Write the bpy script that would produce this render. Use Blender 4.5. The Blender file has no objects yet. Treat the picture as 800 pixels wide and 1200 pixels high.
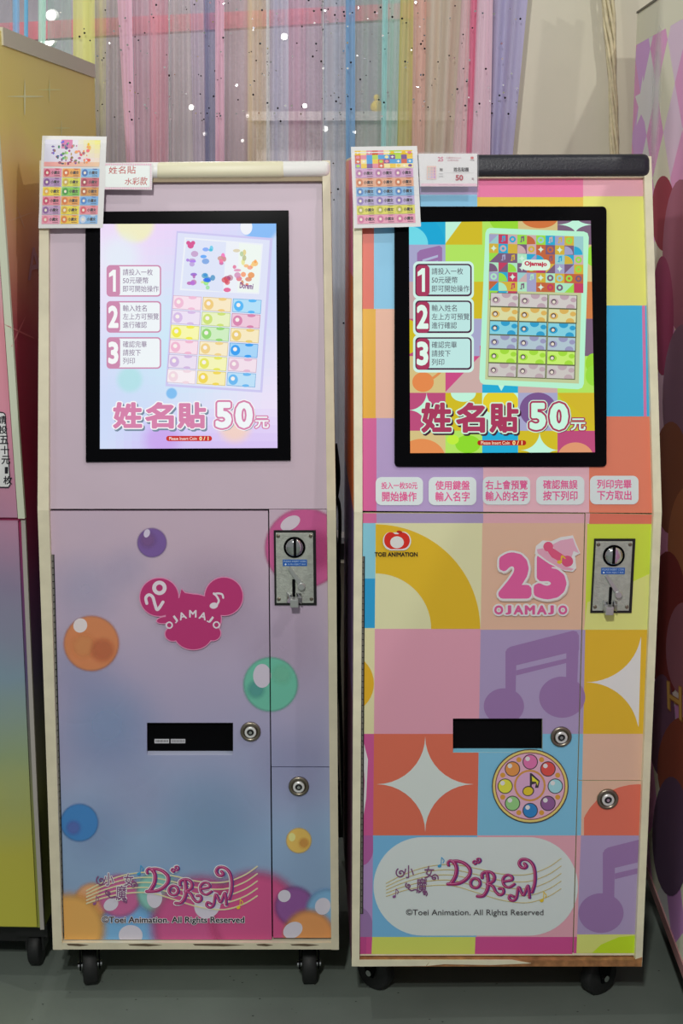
import bpy, bmesh, math, random
from math import sin, cos, tan, pi, radians as R, atan2, hypot
from mathutils import Vector as V, Matrix
from mathutils.geometry import tessellate_polygon
random.seed(7)
scene = bpy.context.scene
COL = scene.collection
# ---------------------------------------------------------------- camera, world, lights, exposure
F = 1722.0                       # focal length in pixels of the 800x1200 frame
PITCH = math.atan(385 / F)
YAW = math.atan(58 / F * cos(PITCH))
CAM = V((0, 0, 1.45))
fwd = V((-sin(YAW) * cos(PITCH), cos(YAW) * cos(PITCH), -sin(PITCH)))
rgt = V((cos(YAW), sin(YAW), 0))
upv = rgt.cross(fwd)
cd = bpy.data.cameras.new('camera')
cam = bpy.data.objects.new('camera', cd)
COL.objects.link(cam)
cd.sensor_fit = 'VERTICAL'
cd.sensor_height = 36
cd.lens = F / 1200 * 36
cd.clip_start = 0.01
cam.matrix_world = Matrix(((rgt.x, upv.x, -fwd.x, CAM.x), (rgt.y, upv.y, -fwd.y, CAM.y), (rgt.z, upv.z, -fwd.z, CAM.z), (0, 0, 0, 1)))
scene.camera = cam
vs = scene.view_settings
vs.view_transform = 'Standard'
vs.look = 'None'
vs.gamma = 1
vs.use_curve_mapping = False
vs.exposure = 0.0
w = bpy.data.worlds.new('world')
scene.world = w
w.use_nodes = True
w.node_tree.nodes['Background'].inputs[0].default_value = (0.95, 1.0, 1.0, 1)
w.node_tree.nodes['Background'].inputs[1].default_value = 0.21

def spot_or_backlight(loc, power, radius, color=(1, 1, 1)):
    l = bpy.data.lights.new('ceiling_spot_or_backlight', 'POINT')
    l.energy = power
    l.shadow_soft_size = radius
    l.color = color
    o = bpy.data.objects.new('ceiling_spot_or_backlight', l)
    o.location = loc
    COL.objects.link(o)

spot_or_backlight((-0.30, -0.60, 2.95), 130, 0.05, (1, 0.99, 0.95))
spot_or_backlight((-0.45, -1.75, 3.60), 138, 0.05, (1, 0.99, 0.95))
spot_or_backlight((1.03, 1.54, 2.95), 38, 0.025, (1, 0.98, 0.93))
spot_or_backlight((-1.05, 2.20, 2.95), 24, 0.03, (1, 0.98, 0.93))
spot_or_backlight((-0.60, 4.60, 2.75), 46, 0.06, (1, 0.96, 0.95))  # unseen light added beyond the window to brighten the beam and backlight the curtains

# ---------------------------------------------------------------- colour and materials
def lin(c):
    c /= 255.0
    return c / 12.92 if c <= 0.04045 else ((c + 0.055) / 1.055) ** 2.4

def C(r, g, b, il=1.0, a=1.0):
    return tuple(min(0.93, lin(v) / il) for v in (r, g, b)) + (a,)

def mat(name, col=(0.8, 0.8, 0.8, 1), rough=0.5, metal=0.0, spec=0.5, bump=0.0, bscale=80, var=0.0, vscale=12, emit=None):
    m = bpy.data.materials.new(name)
    m.use_nodes = True
    nt = m.node_tree
    b = nt.nodes['Principled BSDF']
    b.inputs['Base Color'].default_value = col
    b.inputs['Roughness'].default_value = rough
    b.inputs['Metallic'].default_value = metal
    b.inputs['Specular IOR Level'].default_value = spec
    if emit:
        b.inputs['Emission Color'].default_value = emit[0]
        b.inputs['Emission Strength'].default_value = emit[1]
    if bump or var:
        tc = nt.nodes.new('ShaderNodeTexCoord')
        if var:
            n = nt.nodes.new('ShaderNodeTexNoise')
            n.inputs['Scale'].default_value = vscale
            n.inputs['Detail'].default_value = 6
            nt.links.new(tc.outputs['Object'], n.inputs['Vector'])
            mr = nt.nodes.new('ShaderNodeMapRange')
            mr.inputs[1].default_value = 0.3
            mr.inputs[2].default_value = 0.7
            mr.inputs[3].default_value = 1 - var
            mr.inputs[4].default_value = 1 + var
            nt.links.new(n.outputs['Fac'], mr.inputs[0])
            mx = nt.nodes.new('ShaderNodeVectorMath')
            mx.operation = 'SCALE'
            mx.inputs[0].default_value = col[:3]
            nt.links.new(mr.outputs[0], mx.inputs['Scale'])
            nt.links.new(mx.outputs[0], b.inputs['Base Color'])
        if bump:
            n2 = nt.nodes.new('ShaderNodeTexNoise')
            n2.inputs['Scale'].default_value = bscale
            n2.inputs['Detail'].default_value = 4
            nt.links.new(tc.outputs['Object'], n2.inputs['Vector'])
            bp = nt.nodes.new('ShaderNodeBump')
            bp.inputs['Strength'].default_value = bump
            bp.inputs['Distance'].default_value = 0.002
            nt.links.new(n2.outputs['Fac'], bp.inputs['Height'])
            nt.links.new(bp.outputs['Normal'], b.inputs['Normal'])
    return m

def ramp_mat(name, stops, zlo, zhi, rough=0.4, noise=0.18, nscale=4.0, axis=2, gain=1.0):
    """watercolour print: a vertical run of colours, loosened with noise (the artwork's own colours)"""
    m = bpy.data.materials.new(name)
    m.use_nodes = True
    nt = m.node_tree
    b = nt.nodes['Principled BSDF']
    b.inputs['Roughness'].default_value = rough
    tc = nt.nodes.new('ShaderNodeTexCoord')
    sp = nt.nodes.new('ShaderNodeSeparateXYZ')
    nt.links.new(tc.outputs['Object'], sp.inputs[0])
    mr = nt.nodes.new('ShaderNodeMapRange')
    mr.inputs[1].default_value = zlo
    mr.inputs[2].default_value = zhi
    nt.links.new(sp.outputs[axis], mr.inputs[0])
    n = nt.nodes.new('ShaderNodeTexNoise')
    n.inputs['Scale'].default_value = nscale
    n.inputs['Detail'].default_value = 3
    nt.links.new(tc.outputs['Object'], n.inputs['Vector'])
    ma = nt.nodes.new('ShaderNodeMath')
    ma.operation = 'MULTIPLY_ADD'
    ma.inputs[1].default_value = noise
    nt.links.new(n.outputs['Fac'], ma.inputs[0])
    nt.links.new(mr.outputs[0], ma.inputs[2])
    su = nt.nodes.new('ShaderNodeMath')
    su.operation = 'SUBTRACT'
    su.inputs[1].default_value = noise / 2
    nt.links.new(ma.outputs[0], su.inputs[0])
    cr = nt.nodes.new('ShaderNodeValToRGB')
    e = cr.color_ramp.elements
    e[0].position, e[0].color = stops[0]
    e[1].position, e[1].color = stops[-1]
    for p, c in stops[1:-1]:
        k = e.new(p)
        k.color = c
    nt.links.new(su.outputs[0], cr.inputs[0])
    nt.links.new(cr.outputs[0], b.inputs['Base Color'])
    return m

def attr_mat(name, emission=False, rough=0.35, spec=.4):
    m = bpy.data.materials.new(name)
    m.use_nodes = True
    nt = m.node_tree
    b = nt.nodes['Principled BSDF']
    at = nt.nodes.new('ShaderNodeAttribute')
    at.attribute_name = 'ink'
    b.inputs['Roughness'].default_value = rough
    b.inputs['Specular IOR Level'].default_value = spec
    if emission:
        b.inputs['Base Color'].default_value = (0.01, 0.01, 0.01, 1)
        nt.links.new(at.outputs['Color'], b.inputs['Emission Color'])
        b.inputs['Emission Strength'].default_value = 1.0
        b.inputs['Roughness'].default_value = 0.12
    else:
        nt.links.new(at.outputs['Color'], b.inputs['Base Color'])
    nt.links.new(at.outputs['Alpha'], b.inputs['Alpha'])
    return m

M = {}
M['ink'] = attr_mat('printed_vinyl')
M['screen'] = attr_mat('screen_pixels', True, .35, .12)
M['ink_matte'] = attr_mat('printed_matte_vinyl', False, .6, .08)
M['cream'] = mat('cream_painted_wood', C(205, 198, 172, .75), 0.5, var=.06, vscale=30, bump=.15)
M['cream2'] = mat('ivory_painted_wood', C(212, 208, 180, .72), 0.5, var=.07, vscale=30, bump=.15)
M['wood'] = mat('bare_chipped_wood', C(150, 105, 65, .75), 0.8, var=.35, vscale=60, bump=.4)
M['black'] = mat('black_plastic', (0.012, 0.012, 0.013, 1), 0.35)
M['gloss'] = mat('black_glossy_bezel', (0.003, 0.003, 0.004, 1), 0.14, spec=0.06)
M['hole'] = mat('dark_interior', (0.004, 0.004, 0.005, 1), 0.9, spec=0.1)
M['leather'] = mat('dark_padded_leatherette', (0.02, 0.021, 0.03, 1), 0.42, bump=.35, bscale=260)
M['white'] = mat('white_plastic_roll', C(238, 240, 232, .9), 0.35)
M['ivory'] = mat('yellowed_cream_roll', C(225, 220, 190, .85), 0.4)
M['steel'] = mat('brushed_zinc', (0.52, 0.55, 0.49, 1), 0.45, 0.35, var=.12, vscale=120, bump=.5, bscale=420)
M['chrome'] = mat('chrome', (0.75, 0.75, 0.76, 1), 0.14, 1.0)
M['ring'] = mat('bright_nickel_ring', (0.85, 0.86, 0.84, 1), 0.3, 0.25)
M['lever'] = mat('dull_plated_metal', (0.62, 0.63, 0.62, 1), 0.3, 0.7)
M['brass'] = mat('aged_nickel', (0.32, 0.28, 0.22, 1), 0.35, 1.0)
M['tape'] = mat('hinge_metal', (0.35, 0.34, 0.31, 1), 0.45, 0.7)
M['rubber'] = mat('black_rubber', (0.015, 0.016, 0.016, 1), 0.6)
M['laminate'] = mat('laminated_card', C(225, 225, 225, .85), 0.12)
M['orange_side'] = mat('orange_side_print', C(230, 130, 60, .8), 0.4)

# ---------------------------------------------------------------- planes seen by the camera
def ray(px, py):
    return (fwd + rgt * ((px - 400) / F) - upv * ((py - 600) / F)).normalized()

class Plane:
    def __init__(s, o, n):
        s.o = V(o)
        s.n = V(n).normalized()
    def at(s, px, py, off=0.0):
        d = ray(px, py)
        t = (s.n.dot(s.o - CAM) + off) / s.n.dot(d)
        return CAM + d * t
    def shift(s, off):
        return Plane(s.o + s.n * off, s.n)

ROOT = {}
def setp(o, label=None, cat=None, group=None, kind=None):
    if label: o['label'] = label
    if cat: o['category'] = cat
    if group: o['group'] = group
    if kind: o['kind'] = kind
    return o

def empty(name, loc, rz, label, cat, group=None):
    o = bpy.data.objects.new(name, None)
    COL.objects.link(o)
    o.empty_display_size = 0.05
    o.location = loc
    o.rotation_euler = (0, 0, rz)
    mw = Matrix.Translation(V(loc)) @ Matrix.Rotation(rz, 4, 'Z')
    ROOT[o.name] = mw
    return setp(o, label, cat, group)

def link(name, me, m, parent=None, origin=None):
    """mesh data is given in world coordinates; children are stored in their thing's own frame"""
    o = bpy.data.objects.new(name, me)
    COL.objects.link(o)
    if m is not None and not me.materials:
        me.materials.append(m)
    if parent is not None:
        mw = ROOT[parent.name]
        me.transform(mw.inverted())
        o.parent = parent
        ROOT[o.name] = mw
    else:
        if origin is not None:
            mw = Matrix.Translation(V(origin))
            me.transform(mw.inverted())
            o.location = origin
        else:
            mw = Matrix.Identity(4)
        ROOT[o.name] = mw
    me.update()
    return o

def bm_link(name, bm, m, parent=None, smooth=False, origin=None, bevel=0.0):
    bmesh.ops.recalc_face_normals(bm, faces=bm.faces)
    if bevel:
        bmesh.ops.bevel(bm, geom=list(bm.edges), offset=bevel, segments=2, affect='EDGES', profile=0.7, clamp_overlap=True)
    me = bpy.data.meshes.new(name)
    bm.to_mesh(me)
    bm.free()
    if smooth:
        for p in me.polygons: p.use_smooth = True
    return link(name, me, m, parent, origin)

def hexa(bm, a, b):
    """solid between two quads a (4 points) and b (4 points)"""
    va = [bm.verts.new(p) for p in a]
    vb = [bm.verts.new(p) for p in b]
    bm.faces.new(va)
    bm.faces.new(vb[::-1])
    for i in range(len(va)):
        j = (i + 1) % len(va)
        bm.faces.new((va[j], va[i], vb[i], vb[j]))

def box(bm, c, s, rot=None):
    x, y, z = s[0] / 2, s[1] / 2, s[2] / 2
    q = [V((sx * x, sy * y, sz * z)) for sz in (-1, 1) for sx, sy in ((-1, -1), (1, -1), (1, 1), (-1, 1))]
    if rot is not None: q = [rot @ p for p in q]
    q = [V(c) + p for p in q]
    hexa(bm, q[:4], q[4:])

def frame_of(axis):
    z = V(axis).normalized()
    x = z.cross(V((0, 0, 1)))
    if x.length < 1e-4: x = V((1, 0, 0))
    x.normalize()
    return x, z.cross(x)

def lathe(bm, o, axis, prof, seg=28, close=True):
    """prof: (radius, height) along the axis from o"""
    x, y = frame_of(axis)
    z = V(axis).normalized()
    rings = []
    for r, h in prof:
        rings.append([bm.verts.new(V(o) + z * h + x * (r * cos(2 * pi * i / seg)) + y * (r * sin(2 * pi * i / seg))) for i in range(seg)])
    for a, b in zip(rings, rings[1:]):
        for i in range(seg):
            j = (i + 1) % seg
            bm.faces.new((a[i], a[j], b[j], b[i]))
    if close:
        bm.faces.new(rings[0][::-1])
        bm.faces.new(rings[-1])

def tube(bm, pts, r, seg=8):
    pts = [V(p) for p in pts]
    rr = r if isinstance(r, (list, tuple)) else [r] * len(pts)
    prev = None
    ref = V((0.3, 0.8, 0.5)).normalized()
    for k, p in enumerate(pts):
        d = (pts[min(k + 1, len(pts) - 1)] - pts[max(k - 1, 0)]).normalized()
        x = d.cross(ref)
        if x.length < 1e-3: x = d.cross(V((1, 0, 0)))
        x.normalize()
        y = d.cross(x)
        ring = [bm.verts.new(p + x * (rr[k] * cos(2 * pi * i / seg)) + y * (rr[k] * sin(2 * pi * i / seg))) for i in range(seg)]
        if prev:
            for i in range(seg):
                j = (i + 1) % seg
                bm.faces.new((prev[i], prev[j], ring[j], ring[i]))
        else:
            bm.faces.new(ring[::-1])
        prev = ring
    bm.faces.new(prev)

def slab(bm, pl, q, depth, off=0.0):
    a = [pl.at(x, y, off) for x, y in q]
    hexa(bm, a, [p - pl.n * depth for p in a])

# ---------------------------------------------------------------- flat print (lettering and pictures)
_tx = {}
def text_tris(s):
    """outline triangles of a line of lettering, with its outer edges for emboldening"""
    if s not in _tx:
        cu = bpy.data.curves.new('lettering', 'FONT')
        cu.body = s
        cu.resolution_u = 3
        o = bpy.data.objects.new('lettering', cu)
        COL.objects.link(o)
        dg = bpy.context.evaluated_depsgraph_get()
        dg.update()
        me = bpy.data.meshes.new_from_object(o.evaluated_get(dg))
        me.calc_loop_triangles()
        vv = [(v.co.x, v.co.y) for v in me.vertices]
        tr = [tuple(t.vertices) for t in me.loop_triangles]
        cnt = {}
        for t in tr:
            for k in range(3):
                e = (min(t[k], t[(k + 1) % 3]), max(t[k], t[(k + 1) % 3]))
                cnt[e] = cnt.get(e, 0) + 1
        _tx[s] = (vv, tr, [e for e, n in cnt.items() if n == 1])
        bpy.data.meshes.remove(me)
        bpy.data.objects.remove(o)
        bpy.data.curves.remove(cu)
    return _tx[s]

def area2(p):
    return sum(p[i][0] * p[(i + 1) % len(p)][1] - p[(i + 1) % len(p)][0] * p[i][1] for i in range(len(p)))

def clip_poly(p, q):
    if area2(q) < 0: q = q[::-1]
    for i in range(len(q)):
        ax, ay = q[i]
        bx, by = q[(i + 1) % len(q)]
        out = []
        for k in range(len(p)):
            c, d = p[k], p[(k + 1) % len(p)]
            sc = (bx - ax) * (c[1] - ay) - (by - ay) * (c[0] - ax)
            sd = (bx - ax) * (d[1] - ay) - (by - ay) * (d[0] - ax)
            if sc >= 0: out.append(c)
            if (sc >= 0) != (sd >= 0):
                t = sc / (sc - sd)
                out.append((c[0] + t * (d[0] - c[0]), c[1] + t * (d[1] - c[1])))
        p = out
        if len(p) < 3: return []
    return p

def ell(cx, cy, rx, ry=None, a0=0, a1=360, n=40, rot=0):
    ry = rx if ry is None else ry
    c, s = cos(R(rot)), sin(R(rot))
    full = abs(a1 - a0) >= 360
    out = []
    for i in range(n if full else n + 1):
        t = R(a0 + (a1 - a0) * i / n)
        x, y = rx * cos(t), ry * sin(t)
        out.append((cx + x * c - y * s, cy + x * s + y * c))
    return out

def rrect(x0, y0, x1, y1, r, n=6):
    p = []
    for cx, cy, a in ((x1 - r, y0 + r, -90), (x1 - r, y1 - r, 0), (x0 + r, y1 - r, 90), (x0 + r, y0 + r, 180)):
        p += [(cx + r * cos(R(a + 90 * i / n)), cy + r * sin(R(a + 90 * i / n))) for i in range(n + 1)]
    return p

def rect(x0, y0, x1, y1):
    return [(x0, y0), (x1, y0), (x1, y1), (x0, y1)]

def smooth_line(pts, n=6):
    out = []
    P = [pts[0]] + list(pts) + [pts[-1]]
    for i in range(1, len(P) - 2):
        p0, p1, p2, p3 = P[i - 1], P[i], P[i + 1], P[i + 2]
        for k in range(n):
            t = k / n
            out.append(tuple(0.5 * (2 * p1[j] + (p2[j] - p0[j]) * t + (2 * p0[j] - 5 * p1[j] + 4 * p2[j] - p3[j]) * t * t + (3 * p1[j] - p0[j] - 3 * p2[j] + p3[j]) * t ** 3) for j in (0, 1)))
    out.append(tuple(pts[-1]))
    return out

def spiral(cx, cy, r, turns, a0=0, sgn=1, n=22):
    return [(cx + r * (i / n) * cos(R(a0) + sgn * 2 * pi * turns * i / n), cy + r * (i / n) * sin(R(a0) + sgn * 2 * pi * turns * i / n)) for i in range(n + 1)]

class Print:
    """thin inks on a plane; drawn on in order, each ink a hair above the one before"""
    STEP = 0.00005
    def __init__(s, fn, clip=None, tf=None, base=0.0002):
        s.fn = fn
        s.clip = clip
        s.tf = tf
        s.z = base
        s.k = 0
        s.v = []
        s.f = []
        s.c = []
    def _add(s, pts, tris, col, lift=0.0):
        n = len(s.v)
        s.k = (s.k + 1) % 47
        z = s.z + s.k * 1e-6 + lift
        for x, y in pts:
            s.v.append(s.fn(x, y, z))
        fnc = callable(col)
        for t in tris:
            s.f.append((n + t[0], n + t[1], n + t[2]))
            for q in t: s.c.append(col(*pts[q]) if fnc else col)
    def up(s):
        s.z += s.STEP
    def poly(s, pts, col, up=True, keep=None):
        if s.tf: pts = [s.tf(x, y) for x, y in pts]
        for cl in (s.clip, keep):
            if cl: pts = clip_poly(pts, cl)
            if len(pts) < 3: return
        if len(pts) == 3: tris = [(0, 1, 2)]
        elif len(pts) == 4 : tris = [(0, 1, 2), (0, 2, 3)]
        else: tris = tessellate_polygon([[V((x, y, 0)) for x, y in pts]])
        s._add(pts, tris, col)
        if up: s.up()
    def ring(s, outer, inner, col, keep=None):
        n = len(outer)
        for i in range(n):
            j = (i + 1) % n
            s.poly([outer[i], outer[j], inner[j], inner[i]], col, False, keep)
        s.up()
    def arc(s, cx, cy, r0, r1, a0, a1, col, n=24, keep=None):
        o, i = ell(cx, cy, r1, r1, a0, a1, n), ell(cx, cy, r0, r0, a0, a1, n)
        for k in range(len(o) - 1):
            s.poly([o[k], o[k + 1], i[k + 1], i[k]], col, False, keep)
        if abs(a1 - a0) >= 360: s.poly([o[-1], o[0], i[0], i[-1]], col, False, keep)
        s.up()
    def stroke(s, pts, wd, col, sm=True, up=True, keep=None, taper=False):
        if sm and len(pts) > 2: pts = smooth_line(pts)
        n = len(pts)
        for i in range(n - 1):
            (x0, y0), (x1, y1) = pts[i], pts[i + 1]
            L = hypot(x1 - x0, y1 - y0)
            if L < 1e-6: continue
            w0 = wd / 2 * (sin(pi * (i + .3) / n) if taper else 1)
            nx, ny = -(y1 - y0) / L * w0, (x1 - x0) / L * w0
            s.poly([(x0 + nx, y0 + ny), (x1 + nx, y1 + ny), (x1 - nx, y1 - ny), (x0 - nx, y0 - ny)], col, False, keep)
            if wd > 1.0 and not taper: s.poly(ell(x1, y1, w0, n=8), col, False, keep)
        if wd > 1.0 and not taper: s.poly(ell(pts[0][0], pts[0][1], wd / 2, n=8), col, False, keep)
        if up: s.up()
    def soft(s, cx, cy, r, col, edge=0.25, strength=1.0, ry=None, keep=None):
        ry = r if ry is None else ry
        def fade(x, y):
            q = hypot((x - cx) / r, (y - cy) / ry)
            t = max(0.0, min(1.0, (q - (1 - edge)) / (edge * 1.25)))
            t = t * t * (3 - 2 * t)
            return col[:3] + (strength * (1 - t),)
        prev = ell(cx, cy, r * (1 - edge), ry * (1 - edge), n=36)
        s.poly(prev, fade, False, keep)
        K = 5
        for k in range(1, K + 1):
            q = 1 - edge + edge * 1.25 * k / K
            cur = ell(cx, cy, r * q, ry * q, n=36)
            k0 = s.k
            for i in range(36):
                j = (i + 1) % 36
                s.k = k0
                s.poly([prev[i], prev[j], cur[j], cur[i]], fade, False, keep)
            s.k = k0
            prev = cur
        s.up()
    def text(s, t, bx, layers, base=0.0):
        """bx: (x0,y0,x1,y1) or four corners TL,TR,BR,BL; layers: (bold, colour, dx, dy)"""
        if len(bx) == 4 and not isinstance(bx[0], (tuple, list)):
            x0, y0, x1, y1 = bx
            q = [(x0, y0), (x1, y0), (x1, y1), (x0, y1)]
        else: q = bx
        vv, tr, ed = text_tris(t)
        if not vv: return
        lx, hx = min(v[0] for v in vv) - base, max(v[0] for v in vv) + base
        ly, hy = min(v[1] for v in vv) - base, max(v[1] for v in vv) + base
        if hy - ly < .12 * (hx - lx) and hy - ly < 0.2: hy, ly = ly + .5, ly - .2
        for bold, col, dx, dy in layers:
            def mp_(x, y):
                u, w_ = (x - lx) / (hx - lx), (hy - y) / (hy - ly)
                X = (q[0][0] * (1 - u) + q[1][0] * u) * (1 - w_) + (q[3][0] * (1 - u) + q[2][0] * u) * w_ + dx
                Y = (q[0][1] * (1 - u) + q[1][1] * u) * (1 - w_) + (q[3][1] * (1 - u) + q[2][1] * u) * w_ + dy
                return s.tf(X, Y) if s.tf else (X, Y)
            s._add([mp_(x, y) for x, y in vv], tr, col)
            if bold > 0:
                for i0, i1 in ed:
                    (x0, y0), (x1, y1) = vv[i0], vv[i1]
                    L = hypot(x1 - x0, y1 - y0)
                    if L < 1e-6: continue
                    ux, uy = (x1 - x0) / L * bold, (y1 - y0) / L * bold
                    # a hexagonal capsule along each outer edge
                    P = [(x0 - ux, y0 - uy), (x0 - .5 * ux + .87 * uy, y0 - .5 * uy - .87 * ux), (x0 + uy, y0 - ux), (x1 + uy, y1 - ux), (x1 + .5 * ux + .87 * uy, y1 + .5 * uy - .87 * ux), (x1 + ux, y1 + uy),
                         (x1 + .5 * ux - .87 * uy, y1 + .5 * uy + .87 * ux), (x1 - uy, y1 + ux), (x0 - uy, y0 + ux), (x0 - .5 * ux - .87 * uy, y0 - .5 * uy + .87 * ux)]
                    if bold < .03: P = [P[0], P[2], P[3], P[5], P[7], P[8]]
                    s._add([mp_(x, y) for x, y in P], [(0, k, k + 1) for k in range(1, len(P) - 1)], col)
            s.up()
    def done(s, name, parent, m=None, origin=None):
        me = bpy.data.meshes.new(name)
        me.from_pydata([tuple(p) for p in s.v], [], s.f)
        ca = me.color_attributes.new('ink', 'FLOAT_COLOR', 'CORNER')
        buf = []
        for c in s.c: buf += list(c)
        ca.data.foreach_set('color', buf)
        return link(name, me, m or M['ink'], parent, origin)

def on(pl, lift=0.0):
    return lambda x, y, z: pl.at(x, y, z + lift)

# ---------------------------------------------------------------- the setting
def hdir(vx):                      # horizontal direction whose vanishing point is at column vx on the horizon
    d = ray(vx, 215)
    return V((d.x, d.y, 0)).normalized()

def ztop(px, py, z):               # where the sight line meets a level
    d = ray(px, py)
    return CAM + d * ((z - CAM.z) / d.z)

floor_m = mat('sealed_grey_concrete', C(118, 128, 120, .95), 0.42, spec=.35, var=.10, vscale=5, bump=.08, bscale=60)
bm = bmesh.new(); box(bm, (0, 3.0, -0.02), (9, 10, 0.04))
setp(bm_link('floor', bm, floor_m), kind='structure', label='grey-green sealed concrete floor')
# specks and chips on the floor
sp = bmesh.new()
for i in range(46):
    p = ztop(random.uniform(20, 790), random.uniform(1135, 1198), 0.0)
    r_ = random.uniform(.0006, .0016)
    a_ = random.uniform(0, 6)
    sp.faces.new([sp.verts.new((p.x + r_ * 1.6 * cos(a_ + k * pi / 2), p.y + r_ * sin(a_ + k * pi / 2), 0.0006)) for k in range(4)])
setp(bm_link('floor_chip', sp, mat('dark_floor_chip', (0.02, 0.02, 0.02, 1), .8), None), kind='stuff', label='tiny dark chips scattered over the grey floor')

YW = 3.42
WALL = Plane((0, YW, 0), (0, -1, 0))
wall_m = mat('warm_white_wall_paint', C(205, 200, 180, .85), 0.7, var=.03, vscale=6, bump=.1)
xw = WALL.at(588, 150).x
bm = bmesh.new(); box(bm, ((xw + 3.2) / 2, YW + .06, 1.5), (3.2 - xw, .12, 3.0))
setp(bm_link('wall_back', bm, wall_m), kind='structure', label='warm white wall right of the curtained window')
bm = bmesh.new()
box(bm, ((xw - 3.6) / 2, YW + .06, .28), (xw + 3.6, .12, .56))
box(bm, ((xw - 3.6) / 2, YW + .06, 2.85), (xw + 3.6, .12, .3))
setp(bm_link('wall_front', bm, wall_m), kind='structure', label='low wall under the curtained window')
# window: frame and pane
wf = mat('dark_window_frame', (0.03, 0.03, 0.035, 1), .5)
win = empty('window_1', (xw - 1.6, YW, .56), 0, None, None); setp(win, label='tall shop window behind the sheer curtains', kind='structure')
bm = bmesh.new()
for x in (xw - .02, -3.2): box(bm, (x, YW + .06, 1.63), (.04, .06, 2.13))
for z in (.58, 2.68): box(bm, ((xw - 3.2) / 2, YW + .06, z), (xw + 3.2 - .04, .06, .04))
bm_link('window_frame', bm, wf, win)
glass = bpy.data.materials.new('window_glass'); glass.use_nodes = True
nt = glass.node_tree
g = nt.nodes['Principled BSDF']
g.inputs['Base Color'].default_value = (.9, .95, .95, 1); g.inputs['Roughness'].default_value = .02; g.inputs['Alpha'].default_value = .10
bm = bmesh.new(); box(bm, ((xw - 3.2) / 2, YW + .06, 1.63), (xw + 3.12, .006, 2.06))
bm_link('pane', bm, glass, win)

# the dim shop beyond the glass
bm = bmesh.new()
box(bm, (-1.5, 6.4, 1.5), (8, .1, 4.4))
setp(bm_link('wall_beyond', bm, mat('dim_mauve_wall', C(150, 140, 152, .55), .8, var=.25, vscale=2)), kind='structure', label='dim mauve wall of the space beyond the window')
BEY = Plane((0, 5.2, 0), (0, -1, 0))
pb = Plane((0, 3.62, 0), (0, -1, 0))
bm = bmesh.new(); slab(bm, pb, [(-60, 30), (505, 2), (505, 20), (-60, 52)], .05)
t = bm_link('crossbeam', bm, mat('salmon_pink_paint', C(250, 110, 130, .80), .5), origin=pb.at(200, 40))
setp(t, 'salmon pink horizontal beam crossing behind the curtains', 'beam')
bm = bmesh.new(); q0, q1 = BEY.at(300, 142), BEY.at(560, 136); box(bm, ((q0.x + q1.x) / 2, 5.5, q0.z / 2), (q1.x - q0.x, .6, q0.z)); box(bm, ((q0.x + q1.x) / 2, 5.49, q0.z + .015), (q1.x - q0.x + .06, .68, .03))
t = bm_link('display_counter', bm, mat('pale_counter', C(235, 225, 228, .9), .3, var=.15, vscale=6), origin=BEY.at(420, 200))
setp(t, 'pale counter in the space beyond the window glass', 'counter')
lampm = mat('lamp_glow', (1, 1, 1, 1), .5, emit=((1, .97, .9, 1), 6.0))
lampd = mat('lamp_glow_dim', (1, 1, 1, 1), .5, emit=((1, .95, .92, 1), 1.6))
names = [(60, 18, 8, 'round white lamp hanging high beyond the left curtain', 1), (55, 46, 11, 'brightest white lamp beyond the green curtain', 0),
         (333, 43, 5, 'small round lamp glowing in the upper middle of the window', 0), (224, 126, 4, 'small lamp glow above the left kiosk', 0),
         (240, 157, 3, 'faint small lamp just above the left kiosk header', 1), (357, 124, 3.5, 'small lamp glow above the right end of the left kiosk', 0),
         (381, 151, 4, 'lamp reflection spot beside the blue curtain', 0), (290, 136, 3, 'small dim lamp between two brighter ones', 1), (284, 165, 2.5, 'tiny lamp just above the white header roll', 1), (415, 155, 2.5, 'tiny lamp beside the blue curtain strip', 0)]
for px, py, r_, lb, dim in names:
    p = BEY.at(px, py, .35)
    s_ = (p - CAM).length / F * .72
    t = empty('ceiling_lamp', p, 0, lb, 'lamp', 'lamps beyond the window')
    bm = bmesh.new(); lathe(bm, p, (0, -1, 0), [(r_ * s_ * cos(a), r_ * s_ * .6 * sin(a)) for a in (0, .4, .8, 1.2, 1.5)], 20)
    bm_link('bulb', bm, lampd if dim else lampm, t, True)
    bm = bmesh.new(); lathe(bm, p + V((0, .012, 0)), (0, -1, 0), [(r_ * s_ * 1.25, -.01), (r_ * s_ * 1.25, .0), (r_ * s_ * 1.05, .012)], 20)
    bm_link('housing', bm, M['white'], t)
t = empty('plush_toy', V((BEY.at(441, 162).x, 5.3, q0.z + .03)), 0, 'small orange yellow plush on the counter beyond the glass', 'plush toy')
p = V((BEY.at(441, 160, 0).x, 5.3, q0.z + .052)); bm = bmesh.new()
bmesh.ops.create_uvsphere(bm, u_segments=16, v_segments=10, radius=.022, matrix=Matrix.Translation(p))
bmesh.ops.create_uvsphere(bm, u_segments=12, v_segments=8, radius=.012, matrix=Matrix.Translation(p + V((0, 0, .03))))
bm_link('body', bm, mat('orange_plush', C(250, 180, 70, .7), .9), t, True)

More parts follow.
